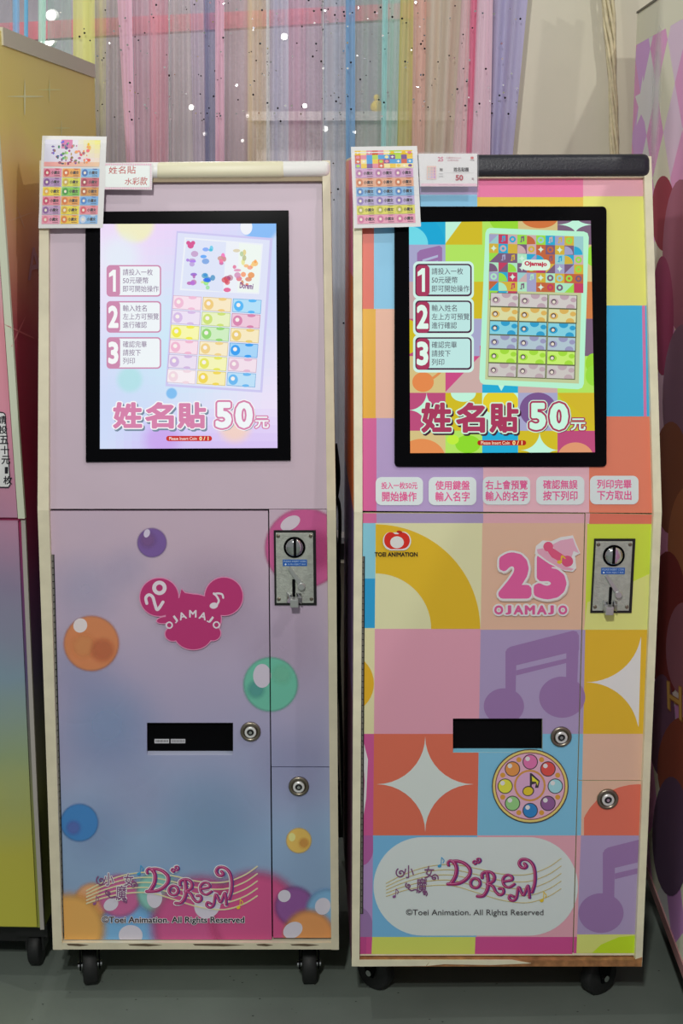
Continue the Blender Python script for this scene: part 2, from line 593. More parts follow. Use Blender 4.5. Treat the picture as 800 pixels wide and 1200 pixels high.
# ---------------------------------------------------------------- sheer curtains
def cloth_mat(name):
    m = bpy.data.materials.new(name); m.use_nodes = True
    nt = m.node_tree
    nt.nodes.remove(nt.nodes['Principled BSDF'])
    out = nt.nodes['Material Output']
    at = nt.nodes.new('ShaderNodeAttribute'); at.attribute_name = 'ink'
    d = nt.nodes.new('ShaderNodeBsdfDiffuse'); tl = nt.nodes.new('ShaderNodeBsdfTranslucent'); tr = nt.nodes.new('ShaderNodeBsdfTransparent')
    a = nt.nodes.new('ShaderNodeMixShader'); a.inputs[0].default_value = .3
    b = nt.nodes.new('ShaderNodeMixShader')
    nt.links.new(at.outputs['Color'], d.inputs[0]); nt.links.new(at.outputs['Color'], tl.inputs[0])
    nt.links.new(d.outputs[0], a.inputs[1]); nt.links.new(tl.outputs[0], a.inputs[2])
    nt.links.new(at.outputs['Alpha'], b.inputs[0]); nt.links.new(tr.outputs[0], b.inputs[1]); nt.links.new(a.outputs[0], b.inputs[2])
    nt.links.new(b.outputs[0], out.inputs[0])
    return m
M['tulle'] = cloth_mat('sheer_tulle')
M['sequin'] = mat('silver_sequin', (.9, .9, .88, 1), .15, 1.0)
M['sequin_dark'] = mat('dark_sequin', (.05, .05, .06, 1), .2, .8)

def curtain(label, strips, yy, seq=14, zlow=.66):
    """strips: (x0 top, x1 top, x0 low, x1 low, rgb, alpha, folds)"""
    pl = Plane((0, yy, 0), (0, -1, 0))
    vs_, fs, cs = [], [], []
    xs = [s[k] for s in strips for k in range(4)]
    rnd = random.Random(int(sum(xs)))
    root = empty('sheer_curtain', (pl.at(sum(xs) / len(xs), 100).x, yy, zlow), 0, label, 'curtain', 'pastel sheer curtains with sequins')
    for (a0, a1, b0, b1, rgb, al, nf) in strips:
        top0, top1 = pl.at(a0, -40), pl.at(a1, -40)
        lo0, lo1 = pl.at(b0, 188), pl.at(b1, 188)
        nf = max(1, round(nf * .5)); n = max(8, nf * 10)
        ph = rnd.uniform(0, 6)
        base = len(vs_)
        rows = [(top0, top1), (top0.lerp(lo0, .5), top1.lerp(lo1, .5)), (lo0, lo1), (V((lo0.x, yy, zlow)), V((lo1.x, yy, zlow)))]
        dens = [1 + .16 * sin(ph * 3 + i * 2 * pi / n * nf * .37) + .1 * sin(ph + i * 2 * pi / n * nf * 1.7) for i in range(n + 1)]
        dens = [1 + (d9 - 1) * .6 for d9 in dens]
        for r_, (p, q) in enumerate(rows):
            for i in range(n + 1):
                u = i / n
                c = p.lerp(q, u)
                am = .007 if nf > 1 else .004
                vs_.append((c.x, c.y + am * sin(ph + u * nf * 2 * pi + r_ * .25) + .004 * sin(u * 17 + r_), c.z))
        for r_ in range(3):
            for i in range(n):
                a = base + r_ * (n + 1) + i
                fs.append((a, a + 1, a + n + 2, a + n + 1))
                g_ = sum(rgb) / 3
                for i9 in (i, i + 1, i + 1, i):
                    sh = .5 + .5 * cos(ph + i9 / n * nf * 2 * pi)         # where the fold turns, the gauze lies double
                    aa = min(.97, al * (dens[i9] if al < .8 else 1) * (1.0 + .30 * max(0, sh - .6) * 2.5))
                    cs.append(C(*[v * .85 + g_ * .15 for v in rgb], il=.66)[:3] + (aa,))
        # hemmed selvedge down both sides
    me = bpy.data.meshes.new('tulle')
    me.from_pydata(vs_, [], fs)
    ca = me.color_attributes.new('ink', 'FLOAT_COLOR', 'CORNER')
    buf = []
    for c in cs: buf += list(c)
    ca.data.foreach_set('color', buf)
    for p in me.polygons: p.use_smooth = True
    link('tulle', me, M['tulle'], root)
    for dark, nm in ((0, 'silver_sequins'), (1, 'dark_sequins')):
        bm = bmesh.new()
        for _ in range(seq if not dark else (seq * 2) // 3):
            s = rnd.choice(strips)
            v = rnd.uniform(0.02, 1)
            v = v if v < .8 else rnd.uniform(1, 2)
            u = rnd.uniform(.05, .95)
            X = (s[0] * (1 - v) + s[2] * v) * (1 - u) + (s[1] * (1 - v) + s[3] * v) * u if v <= 1 else s[2] * (1 - u) + s[3] * u
            p = pl.at(X, -40 + 228 * v, .02)
            r_ = rnd.choice((.0014, .0018, .0024))
            a_ = rnd.uniform(0, 3)
            tx_, tz_ = rnd.uniform(-.3, .3), rnd.uniform(-.3, .3)
            f = [V((r_ * cos(a_ + k * pi / 3), r_ * (tx_ * cos(k * pi / 3) + tz_ * sin(k * pi / 3)), r_ * sin(a_ + k * pi / 3))) + p for k in range(6)]
            hexa(bm, f, [q + V((0, .0005, 0)) for q in f])
        setp(bm_link(nm, bm, M['sequin_dark'] if dark else M['sequin'], root), kind='stuff')

Y0 = 3.31
curtain('narrow light blue tulle ribbons at the far left of the window', [(14, 23, 16, 24, (120, 175, 215), .75, 1), (28, 33, 28, 33, (110, 180, 220), .85, 1), (-30, 12, -30, 12, (150, 150, 160), .35, 2)], Y0 + .03, 5)
curtain('mint green tulle strip near the top left corner', [(44, 54, 44, 53, (170, 225, 195), .8, 1), (56, 84, 54, 84, (140, 175, 165), .35, 2)], Y0, 8)
curtain('yellow green tulle strip rising behind the left cabinet', [(85, 111, 85, 112, (205, 205, 120), .80, 2)], Y0 - .04, 14)
curtain('olive grey sheer curtain between the yellow and pink strips', [(111, 125, 112, 124, (190, 185, 130), .55, 1), (125, 146, 124, 150, (165, 155, 150), .50, 3)], Y0 + .035, 16)
curtain('opaque pink tulle strip slanting above the handwritten card', [(135, 154, 147, 158, (235, 165, 185), .92, 1)], Y0 - .01, 8)
curtain('rose and mauve gathered sheer curtain above the left kiosk', [(154, 176, 158, 178, (190, 150, 165), .6, 3), (176, 198, 178, 198, (225, 150, 165), .55, 4)], Y0 + .0, 22)
curtain('grey white gathered sheer curtain left of the bright pink strip', [(197, 200, 198, 200, (240, 235, 240), .9, 1), (200, 222, 200, 226, (190, 180, 180), .52, 4), (222, 240, 226, 242, (190, 175, 195), .48, 3), (238, 253, 240, 253, (120, 125, 165), .55, 2)], Y0 + .035, 26)
curtain('bright pink tulle strip hanging above the middle of the left kiosk', [(252, 263, 252, 263, (240, 165, 185), .93, 1)], Y0 - .01, 7)
curtain('taupe and straw gathered sheer curtain beside the bright pink strip', [(263, 290, 263, 290, (185, 160, 160), .48, 4), (290, 312, 290, 312, (205, 185, 150), .58, 4), (312, 316, 312, 316, (245, 240, 240), .9, 1)], Y0 + .02, 30)
curtain('lavender and mauve sheer curtain above the right end of the left kiosk', [(316, 338, 316, 338, (185, 185, 205), .55, 3), (338, 358, 338, 358, (195, 150, 175), .48, 4), (358, 378, 358, 378, (180, 155, 175), .45, 3), (376, 379, 376, 380, (215, 215, 225), .85, 1)], Y0 + .035, 34)
curtain('pale steel blue sheer curtain seen between the two kiosks', [(379, 405, 379, 405, (165, 175, 190), .55, 4)], Y0 + .02, 24)
curtain('solid blue tulle strip rising behind the left end of the right kiosk', [(405, 416, 405, 416, (115, 160, 200), .88, 1)], Y0 - .01, 6)
curtain('dusky green gathered sheer curtain right of the blue strip', [(416, 448, 416, 446, (140, 165, 155), .50, 5)], Y0 + .03, 16)
curtain('bright mint tulle strip above the coloured sticker sheet', [(448, 455, 446, 452, (160, 225, 205), .9, 1), (455, 470, 452, 465, (150, 190, 175), .55, 2)], Y0, 8)
curtain('olive yellow tulle strip beside the mint strip', [(470, 485, 464, 483, (190, 180, 110), .85, 2)], Y0 + .01, 8)
curtain('broad beige pink tulle curtain above the printed price card', [(485, 500, 482, 497, (205, 165, 150), .9, 1), (500, 544, 497, 532, (190, 175, 155), .86, 4)], Y0 - .01, 28)
curtain('pink tulle strip with a deep pink fold over the right kiosk', [(543, 553, 530, 546, (225, 175, 180), .93, 1), (552, 560, 546, 552, (215, 120, 150), .95, 1), (560, 578, 550, 574, (220, 175, 190), .93, 2)], Y0 - .05, 18)
curtain('lavender tulle curtain at the right end of the row', [(577, 622, 571, 600, (165, 160, 195), .94, 4)], Y0 + .0, 16)

# ---------------------------------------------------------------- twisted cord on the wall
CP = Plane((0, YW - .045, 0), (0, -1, 0))
t = empty('twisted_cord', CP.at(717, 200), 0, 'beige twisted cords hanging down the wall beside the right cabinet', 'rope')
rnd = random.Random(4)
for k in range(6):
    pts = []
    for i in range(26):
        y = -40 + i * 14
        cx = 711 + (y + 40) * .03 + 2.2 * sin(y * .012)
        am = 6.0 * max(.35, 1 - max(0, (y - 20) / 140)) if y < 110 else 3.6
        p = CP.at(cx + am * sin(y * .024 + k * 1.05) + rnd.uniform(-.5, .5), y, .008 * cos(y * .024 + k * 1.05))
        pts.append(p)
    bm = bmesh.new(); tube(bm, pts, .0042 if k % 2 else .0034, 7)
    bm_link('strand', bm, M.setdefault('cord', mat('beige_cord', C(205, 195, 160, .85), .8, var=.15, vscale=60, bump=.5, bscale=200)), t, True)

# ---------------------------------------------------------------- the two label printing kiosks
class Kiosk:
    def __init__(s, label, vx, tilt, bottom, xm, kneey, L_out, L_in, R_out, R_in, depth, cream):
        s.d = hdir(vx)
        s.P0 = ztop(xm, bottom, .10)
        s.LP = Plane(s.P0, -s.d)
        k = s.LP.at(xm, kneey)
        s.UP = Plane(k, -s.d * cos(R(tilt)) + V((0, 0, 1)) * sin(R(tilt)))
        s.lp = s.LP.shift(-.012)
        s.up_ = s.UP.shift(-.012)
        s.depth = depth
        s.root = empty('label_kiosk', V((s.P0.x, s.P0.y, 0)), atan2(-s.d.x, s.d.y), label, 'vending machine', 'sticker printing kiosks')
        s.X = V((s.d.y, -s.d.x, 0))
        s.ky = kneey
        for o, i, side in ((L_out, L_in, -1), (R_in, R_out, 1)):
            bm = bmesh.new()
            for a in (0, 1):
                pl = s.UP if a == 0 else s.LP
                q = [pl.at(*o[a]), pl.at(*i[a]), pl.at(*i[a + 1]), pl.at(*o[a + 1])]
                if a == 0: q[2], q[3] = s.LP.at(*i[1]), s.LP.at(*o[1])
                hexa(bm, q, [s.back(p) for p in q])
            bmesh.ops.remove_doubles(bm, verts=bm.verts, dist=.0001)
            b = bm_link('side_panel', bm, cream, s.root)
            if side < 0: s.left_board = b
    def back(s, p, d=None):
        return p + s.d * ((s.depth if d is None else d) - (p - s.P0).dot(s.d))
    def panel(s, name, pl, quads, m, depth=.008, parent=None):
        bm = bmesh.new()
        for q in quads: slab(bm, pl, q, depth)
        return bm_link(name, bm, m, parent or s.root)
    def lock(s, parent, px, py, pl, r=11.5):
        c = pl.at(px, py)
        m = (c - CAM).length / F
        bm = bmesh.new(); lathe(bm, c, pl.n, [(r * m, 0), (r * m, .003), (r * m * .93, .0045), (r * m * .72, .005), (r * m * .70, .002)], 32)
        k = bm_link('lock', bm, M['brass'], parent, True)
        bm = bmesh.new(); lathe(bm, c, pl.n, [(r * m * .56, .0015), (r * m * .56, .0068), (r * m * .5, .0075), (r * m * .36, .0075), (r * m * .33, .004)], 28)
        if parent is s.root: bm_link('lock_ring', bm, M['ring'], k, False)
        else: bm_link('lock_ring', bm, M['ring'], parent, False)
        bm = bmesh.new(); lathe(bm, c, pl.n, [(r * m * .33, .004), (r * m * .30, .0062)], 20)
        bm_link('lock_core', bm, M['black'], parent if parent is not s.root else k)
        bm = bmesh.new(); lathe(bm, c, pl.n, [(r * m * .17, .006), (r * m * .15, .0078)], 16)
        bm_link('lock_pin', bm, M['chrome'], parent if parent is not s.root else k)
    def coin(s, x0, y0, x1, y1, skew):
        """coin acceptor; skew shifts the lower edge sideways"""
        pl = s.lp
        W, H = x1 - x0, y1 - y0
        f = lambda u, v: (x0 + u * W + skew * v, y0 + v * H)
        fr = s.panel('coin_acceptor', pl.shift(.003), [[f(-.02, -.018), f(1.04, -.018), f(1.04, 1.015), f(-.02, 1.015)]], M['black'], .004)
        ROOT[fr.name] = ROOT[s.root.name]
        m = (pl.at(*f(.5, .5)) - CAM).length / F
        bm = bmesh.new(); slab(bm, pl.shift(.0062), [f(.03, .02), f(.97, .02), f(.97, .985), f(.03, .985)], .004)
        bm_link('faceplate', bm, M['steel'], fr, bevel=.0008)
        for u, v in ((.09, .06), (.91, .06), (.09, .93), (.91, .93)):
            bm = bmesh.new(); lathe(bm, pl.at(*f(u, v), .006), pl.n, [(2.2 * m, 0), (2.2 * m, .0008), (1.3 * m, .0018), (.2 * m, .0018)], 14)
            c = pl.at(*f(u, v), .0079)
            box(bm, c, (3.2 * m, .0004, .5 * m), Matrix.Rotation(u + v * 3, 3, 'Y'))
            bm_link('screw', bm, M['brass'], fr)
        c = pl.at(*f(.50, .215), .0062)
        bm = bmesh.new(); lathe(bm, c, pl.n, [(12.6 * m, 0), (12.6 * m, .0015), (11.6 * m, .0022), (11.3 * m, .0006)], 36)
        bm_link('reject_ring', bm, M['gloss'], fr, True)
        bm = bmesh.new(); lathe(bm, c, pl.n, [(10.6 * m, 0), (10.6 * m, .002), (9.4 * m, .0045), (6 * m, .0062), (1 * m, .0068)], 36)
        bm_link('reject_button', bm, M['chrome'], fr, True)
        bm = bmesh.new(); slab(bm, pl.shift(.0135), [(f(.475, .10)), f(.545, .10), f(.545, .335), f(.475, .335)], .007)
        bm_link('coin_slot', bm, M['hole'], fr)
        bm = bmesh.new(); slab(bm, pl.shift(.0066), [f(.20, .385), f(.81, .385), f(.81, .475), f(.20, .475)], .0004)
        bm_link('instruction_label', bm, mat('blue_label', C(20, 85, 165, .7), .3), fr)
        pr = Print(on(pl, .0066))
        q = lambda a, b, c_, d: [f(a, b), f(c_, b), f(c_, d), f(a, d)]
        pr.text('PLEASE INSERT COIN', q(.23, .398, .78, .423), [(.01, C(190, 215, 240), 0, 0)])
        pr.text('PUSH REJECT BAR', q(.33, .440, .78, .466), [(.01, C(190, 215, 240), 0, 0)])
        pr.poly(ell(*f(.27, .452), 1.1, n=10), C(230, 240, 250))
        pr.done('printed_lettering', fr)
        # return lever: a tapered arm with a pivot boss
        a, b = f(.34, .50), f(.66, .745)
        bm = bmesh.new()
        n = V((b[0] - a[0], b[1] - a[1])).normalized(); nx, ny = -n.y, n.x
        slab(bm, pl.shift(.0125), [(a[0] + nx * 1.2, a[1] + ny * 1.2), (a[0] - nx * 1.6, a[1] - ny * 1.6), (b[0] - nx * 3.2, b[1] - ny * 3.2), (b[0] + nx * 2.4, b[1] + ny * 2.4)], .0055)
        lathe(bm, pl.at(b[0], b[1], .006), pl.n, [(4.3 * m, 0), (4.3 * m, .008), (3.6 * m, .0095), (.5 * m, .0095)], 20)
        bm_link('return_lever', bm, M['lever'], fr, bevel=0)
        bm = bmesh.new(); slab(bm, pl.shift(.0066), [f(.43, .655), f(.51, .655), f(.51, .90), f(.43, .90)], .0004)
        bm_link('return_slot', bm, M['hole'], fr)
        # return chute: two wedge cheeks and a lip
        bm = bmesh.new()
        for u0, u1 in ((.28, .41), (.53, .66)):
            A = [pl.at(*f(u0, .83), .0065), pl.at(*f(u1, .85), .0065), pl.at(*f(u1, .99), .0065), pl.at(*f(u0, .98), .0065)]
            B = [pl.at(*f(u0 + .03, .86), .010), pl.at(*f(u1, .90), .016), pl.at(*f(u1, 1.0), .018), pl.at(*f(u0 + .05, .97), .011)]
            hexa(bm, B, A)
        bm_link('return_cheeks', bm, M['chrome'], fr)
        bm = bmesh.new(); slab(bm, pl.shift(.026), [f(.37, .935), f(.58, .935), f(.58, 1.05), f(.37, 1.05)], .018)
        bm_link('return_chute', bm, M['lever'], fr, bevel=.002)
        return fr
    def caster(s, px, py, ang, back=False):
        p = ztop(px, py, 0.0)
        if back: p = p + s.d * (s.depth - .16)
        r_ = .036
        ax = V((cos(ang), sin(ang), 0))
        side = V((-sin(ang), cos(ang), 0))
        bm = bmesh.new(); lathe(bm, p + V((0, 0, r_)) - ax * .013, ax, [(r_ * .9, 0), (r_, .003), (r_, .023), (r_ * .9, .026)], 26)
        c = bm_link('caster', bm, M['rubber'], s.root, True)
        bm = bmesh.new()
        for q in (-1, 1):
            o = p + ax * (.016 * q)
            a = [o + V((0, 0, r_ - .008)) - side * .008, o + V((0, 0, r_ - .008)) + side * .008, o + V((0, 0, .088)) + side * .022 , o + V((0, 0, .088)) - side * .022]
            hexa(bm, a, [v + ax * .003 * q for v in a])
        box(bm, p + V((0, 0, .088)), (.046, .046, .003))
        bm_link('fork', bm, M['gloss'], c)
        bm = bmesh.new(); lathe(bm, p + V((0, 0, r_)) - ax * .022, ax, [(.006, 0), (.006, .044)], 10)
        bm_link('axle', bm, M['chrome'], c)
        bm = bmesh.new(); lathe(bm, p + V((0, 0, .088)), (0, 0, 1), [(.014, 0), (.014, .008)], 16); box(bm, p + V((0, 0, .0975)), (.07, .06, .005))
        bm_link('mounting_plate', bm, M['tape'], c)

def shell(k, xl, xr, ytop, ybot, xm):
    """plain dark box the front panels close off, with its back and floor"""
    q = [(xl, ytop), (xr, ytop), (xr, k.ky), (xl, k.ky)]
    bm = bmesh.new()
    A = [k.UP.at(*q[0], -.024), k.UP.at(*q[1], -.024), k.LP.at(*q[2], -.024), k.LP.at(*q[3], -.024)]
    hexa(bm, A, [k.back(p, k.depth - .01) for p in A])
    A = [k.LP.at(xl, k.ky, -.024), k.LP.at(xr, k.ky, -.024), k.LP.at(xr, ybot, -.024), k.LP.at(xl, ybot, -.024)]
    hexa(bm, A, [k.back(p, k.depth - .01) for p in A])
    bm_link('cabinet_body', bm, M['hole'], k.root)

# ---- logo drawn in strokes (drawn on a 800 x 383 sheet, placed by tf)
def logo(pr, tf, halo, k):
    old = pr.tf; pr.tf = tf
    P1, P2, NV, MG = C(150, 40, 95, k), C(200, 120, 160, k), C(70, 60, 130, k), C(120, 75, 115, k)
    ys = C(215, 195, 120, k) if halo else C(190, 170, 90, k)
    def staff(w_, col):
        for i in range(5):
            l = [(40, 187 + 13 * i), (110, 152 + 16 * i), (200, 122 + 19 * i), (300, 112 + 21 * i), (400, 128 + 24 * i), (500, 150 + 26 * i), (600, 152 + 28 * i), (680, 125 + 29 * i), (735, 88 + 30 * i)]
            pr.stroke(l, w_, col, up=False)
        pr.up()
    if halo: staff(6, C(235, 225, 190, k, .8))
    staff(2.4, ys)
    S = [([(287, 116), (284, 106), (292, 97), (304, 99), (306, 107)], 8), ([(300, 100), (325, 99), (350, 108), (370, 128), (370, 152), (352, 174), (322, 188), (284, 190)], 11), ([(308, 100), (318, 125), (314, 158), (296, 188)], 12),
         (ell(393, 186, 19, 19, 0, 372, 16), 9),
         ([(420, 165), (420, 150), (434, 142), (455, 143), (468, 158), (464, 178), (440, 190)], 10), ([(440, 146), (444, 180), (440, 212), (424, 236), (402, 238)], 11), ([(440, 190), (462, 198), (474, 220), (490, 233), (505, 224), (502, 208), (488, 208)], 9),
         ([(503, 180), (538, 173), (536, 158), (518, 154), (503, 168), (506, 192), (526, 203), (548, 190)], 8.5),
         ([(545, 240), (532, 234), (527, 246), (540, 256), (556, 244), (565, 202), (584, 234), (602, 196), (608, 244)], 8.5),
         ([(588, 108), (596, 118), (588, 126), (574, 122), (567, 106), (578, 92), (602, 94), (622, 114), (630, 150), (628, 190), (618, 222)], 10),
         ([(392, 110), (384, 104), (390, 97), (398, 104), (392, 112)], 4.5), ([(404, 98), (400, 90), (410, 88), (414, 98), (405, 106), (398, 104)], 4.5)]
    if halo:
        for l, w_ in S: pr.stroke(l, w_ + 9, C(225, 215, 225, k), up=False)
        pr.up()
    for l, w_ in S: pr.stroke([(x + 4, y + 1) for x, y in l], w_ + 1, NV, up=False)
    pr.up()
    for l, w_ in S: pr.stroke(l, w_ + 1.5, P1, up=False)
    pr.up()
    for l, w_ in S: pr.stroke([(x - 1.5, y - 1.5) for x, y in l], w_ * .22, P2, up=False)
    pr.up()
    q = [(.012, MG, 0, 0)]
    if halo: q = [(.07, C(225, 215, 225, k), 0, 0)] + q
    for ch, b in (('小', (108, 116, 150, 166)), ('魔', (160, 166, 202, 226)), ('女', (192, 118, 230, 168))): pr.text(ch, b, q, .0)
    for l in (spiral(98, 146, 20, 1.6, 20), spiral(232, 165, 15, 1.5, 200), spiral(128, 196, 12, 1.4, 90), spiral(194, 228, 10, 1.4, 270)):
        pr.stroke(l, 5, MG, up=False)
    pr.stroke([(128, 208), (140, 216), (156, 212), (172, 218)], 5, MG)
    def note(x, y, s, c):
        pr.poly(ell(x, y, 8 * s, 6 * s, n=14, rot=-20), c, False)
        pr.stroke([(x + 6 * s, y - 2 * s), (x + 8 * s, y - 34 * s)], 3 * s, c, up=False)
        pr.stroke([(x + 8 * s, y - 34 * s), (x + 18 * s, y - 22 * s), (x + 14 * s, y - 12 * s)], 3.4 * s, c)
    note(252, 118, 1.0, C(60, 145, 190, k)); note(72, 240, .9, C(130, 80, 130, k)); note(658, 256, 1.0, C(215, 180, 50, k))
    pr.tf = old

# ================================================================ left kiosk
KL = .65
kl = Kiosk('pink and blue label printing kiosk with pastel bubbles, left of the pair', 390, 11, 1113, 230, 598,
           [(46.3, 188), (44, 598), (62, 1113)], [(57, 188), (57.3, 598), (73, 1113)],
           [(386.6, 188), (393.5, 598), (397, 1113)], [(377.3, 188), (383, 598), (388, 1113)], .40, M['cream'])
c_ = lambda r, g, b, a=1.0: C(r, g, b, KL, a)
wc = ramp_mat('pastel_watercolour_print', [(0, c_(150, 145, 170)), (.14, c_(125, 150, 180)), (.30, c_(130, 155, 185)), (.50, c_(146, 146, 175)), (.68, c_(160, 150, 175)), (1, c_(180, 160, 175))], .10, .85, .42, .30, 3.2)
up_m = mat('pale_pink_print', c_(172, 155, 168), .42, var=.02)
shell(kl, 60, 380, 212, 1098, 230)
up = kl.panel('upper_panel', kl.up_, [[(57, 211), (377, 211), (383, 596.3), (57.4, 596.3)]], up_m)
# header roll
kl.root_h = kl.panel('header_roll', kl.UP.shift(.006), [[(46, 190), (387, 187), (387, 206), (46, 209)]], M['white'], .05)
kl.root_h.data.transform(Matrix.Identity(4))
def bevel_obj(o, w_, seg=4):
    bm = bmesh.new(); bm.from_mesh(o.data)
    bmesh.ops.bevel(bm, geom=list(bm.edges), offset=w_, segments=seg, affect='EDGES', profile=.5, clamp_overlap=True)
    bm.to_mesh(o.data); bm.free()
    for p in o.data.polygons: p.use_smooth = True
bevel_obj(kl.root_h, .010)
sl = kl.panel('paper_sleeve', kl.UP.shift(.0068), [[(180, 188.6), (336, 187.2), (336, 207), (180, 208.3)]], M['ivory'], .051); bevel_obj(sl, .010)
kl.panel('header_rail', kl.UP.shift(-.002), [[(57, 209), (378, 206.5), (378, 212), (57, 214)]], mat('brown_edge', C(150, 135, 110, .7), .6), .03)
# lower front: door with slot opening, coin panel, small door
gx = lambda y: 314.6 + (y - 598) * .0088
SX0, SY0, SX1, SY1 = 172, 847, 273, 880
door = kl.panel('door', kl.lp, [[(58.8, 599), (gx(599) - .7, 599), (gx(SY0) - .7, SY0), (66, SY0)],
                               [(66, SY0), (SX0, SY0), (SX0, SY1 + 5), (67, SY1 + 5)],
                               [(SX1, SY0), (gx(SY0) - .7, SY0), (gx(SY1 + 5) - .7, SY1 + 5), (SX1, SY1 + 5)],
                               [(67, SY1 + 5), (gx(SY1 + 5) - .7, SY1 + 5), (gx(1101) - .7, 1101), (75.5, 1101)]], wc)
cp = kl.panel('coin_panel', kl.lp, [[(gx(598) + .7, 597), (382.6, 597), (386, 898.2), (gx(898) + .7, 898.2)]], wc)
sd = kl.panel('small_door', kl.lp, [[(gx(899) + .9, 899.4), (386, 899.4), (388, 1099), (gx(1099) + .9, 1099)]], wc)
# label outlet: recessed tray behind the door opening
def outlet(k, dr, x0, y0, x1, y1, lip, tray):
    bm = bmesh.new()
    A = [k.lp.at(x0, y0, -.002), k.lp.at(x1, y0, -.002), k.lp.at(x1, y1 + 5, -.002), k.lp.at(x0, y1 + 5, -.002)]
    Bq = [k.lp.at(x0, y0, -.0115), k.lp.at(x1, y0, -.0115), k.lp.at(x1, y1 + 5, -.0115), k.lp.at(x0, y1 + 5, -.0115)]
    bm.faces.new([bm.verts.new(p) for p in Bq])
    bm_link('outlet_back', bm, tray, dr)
    bm = bmesh.new()       # slanting lower lip
    hexa(bm, [k.lp.at(x0, y1, -.0110), k.lp.at(x1, y1, -.0110), k.lp.at(x1, y1 + 5, -.0005), k.lp.at(x0, y1 + 5, -.0005)],
             [k.lp.at(x0, y1 + 5, -.0115), k.lp.at(x1, y1 + 5, -.0115), k.lp.at(x1, y1 + 5.6, -.004), k.lp.at(x0, y1 + 5.6, -.004)])
    bm_link('outlet_lip', bm, lip, dr)
outlet(kl, door, SX0, SY0, SX1, SY1, mat('pale_blue_lip', c_(150, 155, 175), .5), M['gloss'])
pr = Print(on(kl.lp, -.0115))
pr.poly(rect(181, 866, 198, 871), c_(185, 185, 190)); pr.poly(rect(200, 866, 217, 871), c_(170, 170, 175))
for q in range(11): pr.poly(rect(182.5 + q * 1.35, 867.2, 183.2 + q * 1.35, 869.8), c_(30, 30, 30), False)
for q in range(11): pr.poly(rect(201.5 + q * 1.35, 867.2, 202.1 + q * 1.35, 869.8), c_(90, 90, 95), False)
pr.done('barcode_sticker', door)
# piano hinge
def hinge(k, dr, pts, n, w_):
    bm = bmesh.new()
    (xa, ya), (xb, yb) = pts
    for i in range(n):
        t0, t1 = (i + .08) / n, (i + .92) / n
        a, b = (xa + (xb - xa) * t0, ya + (yb - ya) * t0), (xa + (xb - xa) * t1, ya + (yb - ya) * t1)
        slab(bm, k.lp.shift(.004), [(a[0], a[1]), (a[0] + w_, a[1]), (b[0] + w_, b[1]), (b[0], b[1])], .005)
    bm_link('piano_hinge', bm, M['tape'], dr)
    bm = bmesh.new(); slab(bm, k.lp.shift(.0015), [(xa - 1.6, ya), (xa + w_ + 1.2, ya), (xb + w_ + 1.2, yb), (xb - 1.6, yb)], .002)
    bm_link('hinge_leaf', bm, M['black'], dr)
hinge(kl, door, ((59.8, 650), (72.0, 1094)), 56, 2.4)
kl.lock(door, 293.5, 857, kl.lp, 11.8)
kl.lock(sd, 350, 921, kl.lp, 11.8)
kl.coin(321.5, 623, 368, 708, 1.0)
base = kl.panel('base_board', kl.LP.shift(-.001), [[(73, 1105), (388, 1105), (388, 1112.6), (73, 1112.6)]], M['cream'], kl.depth - .02)
rnd = random.Random(3)
chipm = mat('chipped_brown', C(95, 80, 60, .8), .8)
for x, L in ((78, 26), (150, 40), (226, 60), (340, 34), (300, 20)):
    bm = bmesh.new()
    slab(bm, kl.LP.shift(-.0006), [(x, 1106.5 + rnd.uniform(-1, 1)), (x + L * .5, 1106), (x + L, 1107.5), (x + L * .6, 1109), (x + 2, 1108)], .0004)
    bm_link('paint_chip', bm, chipm, base)
for x, y, a, bk in ((106, 1150, .25, 0), (362, 1149, .1, 0), (106, 1150, 1.3, 1), (362, 1149, .4, 1)): kl.caster(x, y, a, bk)

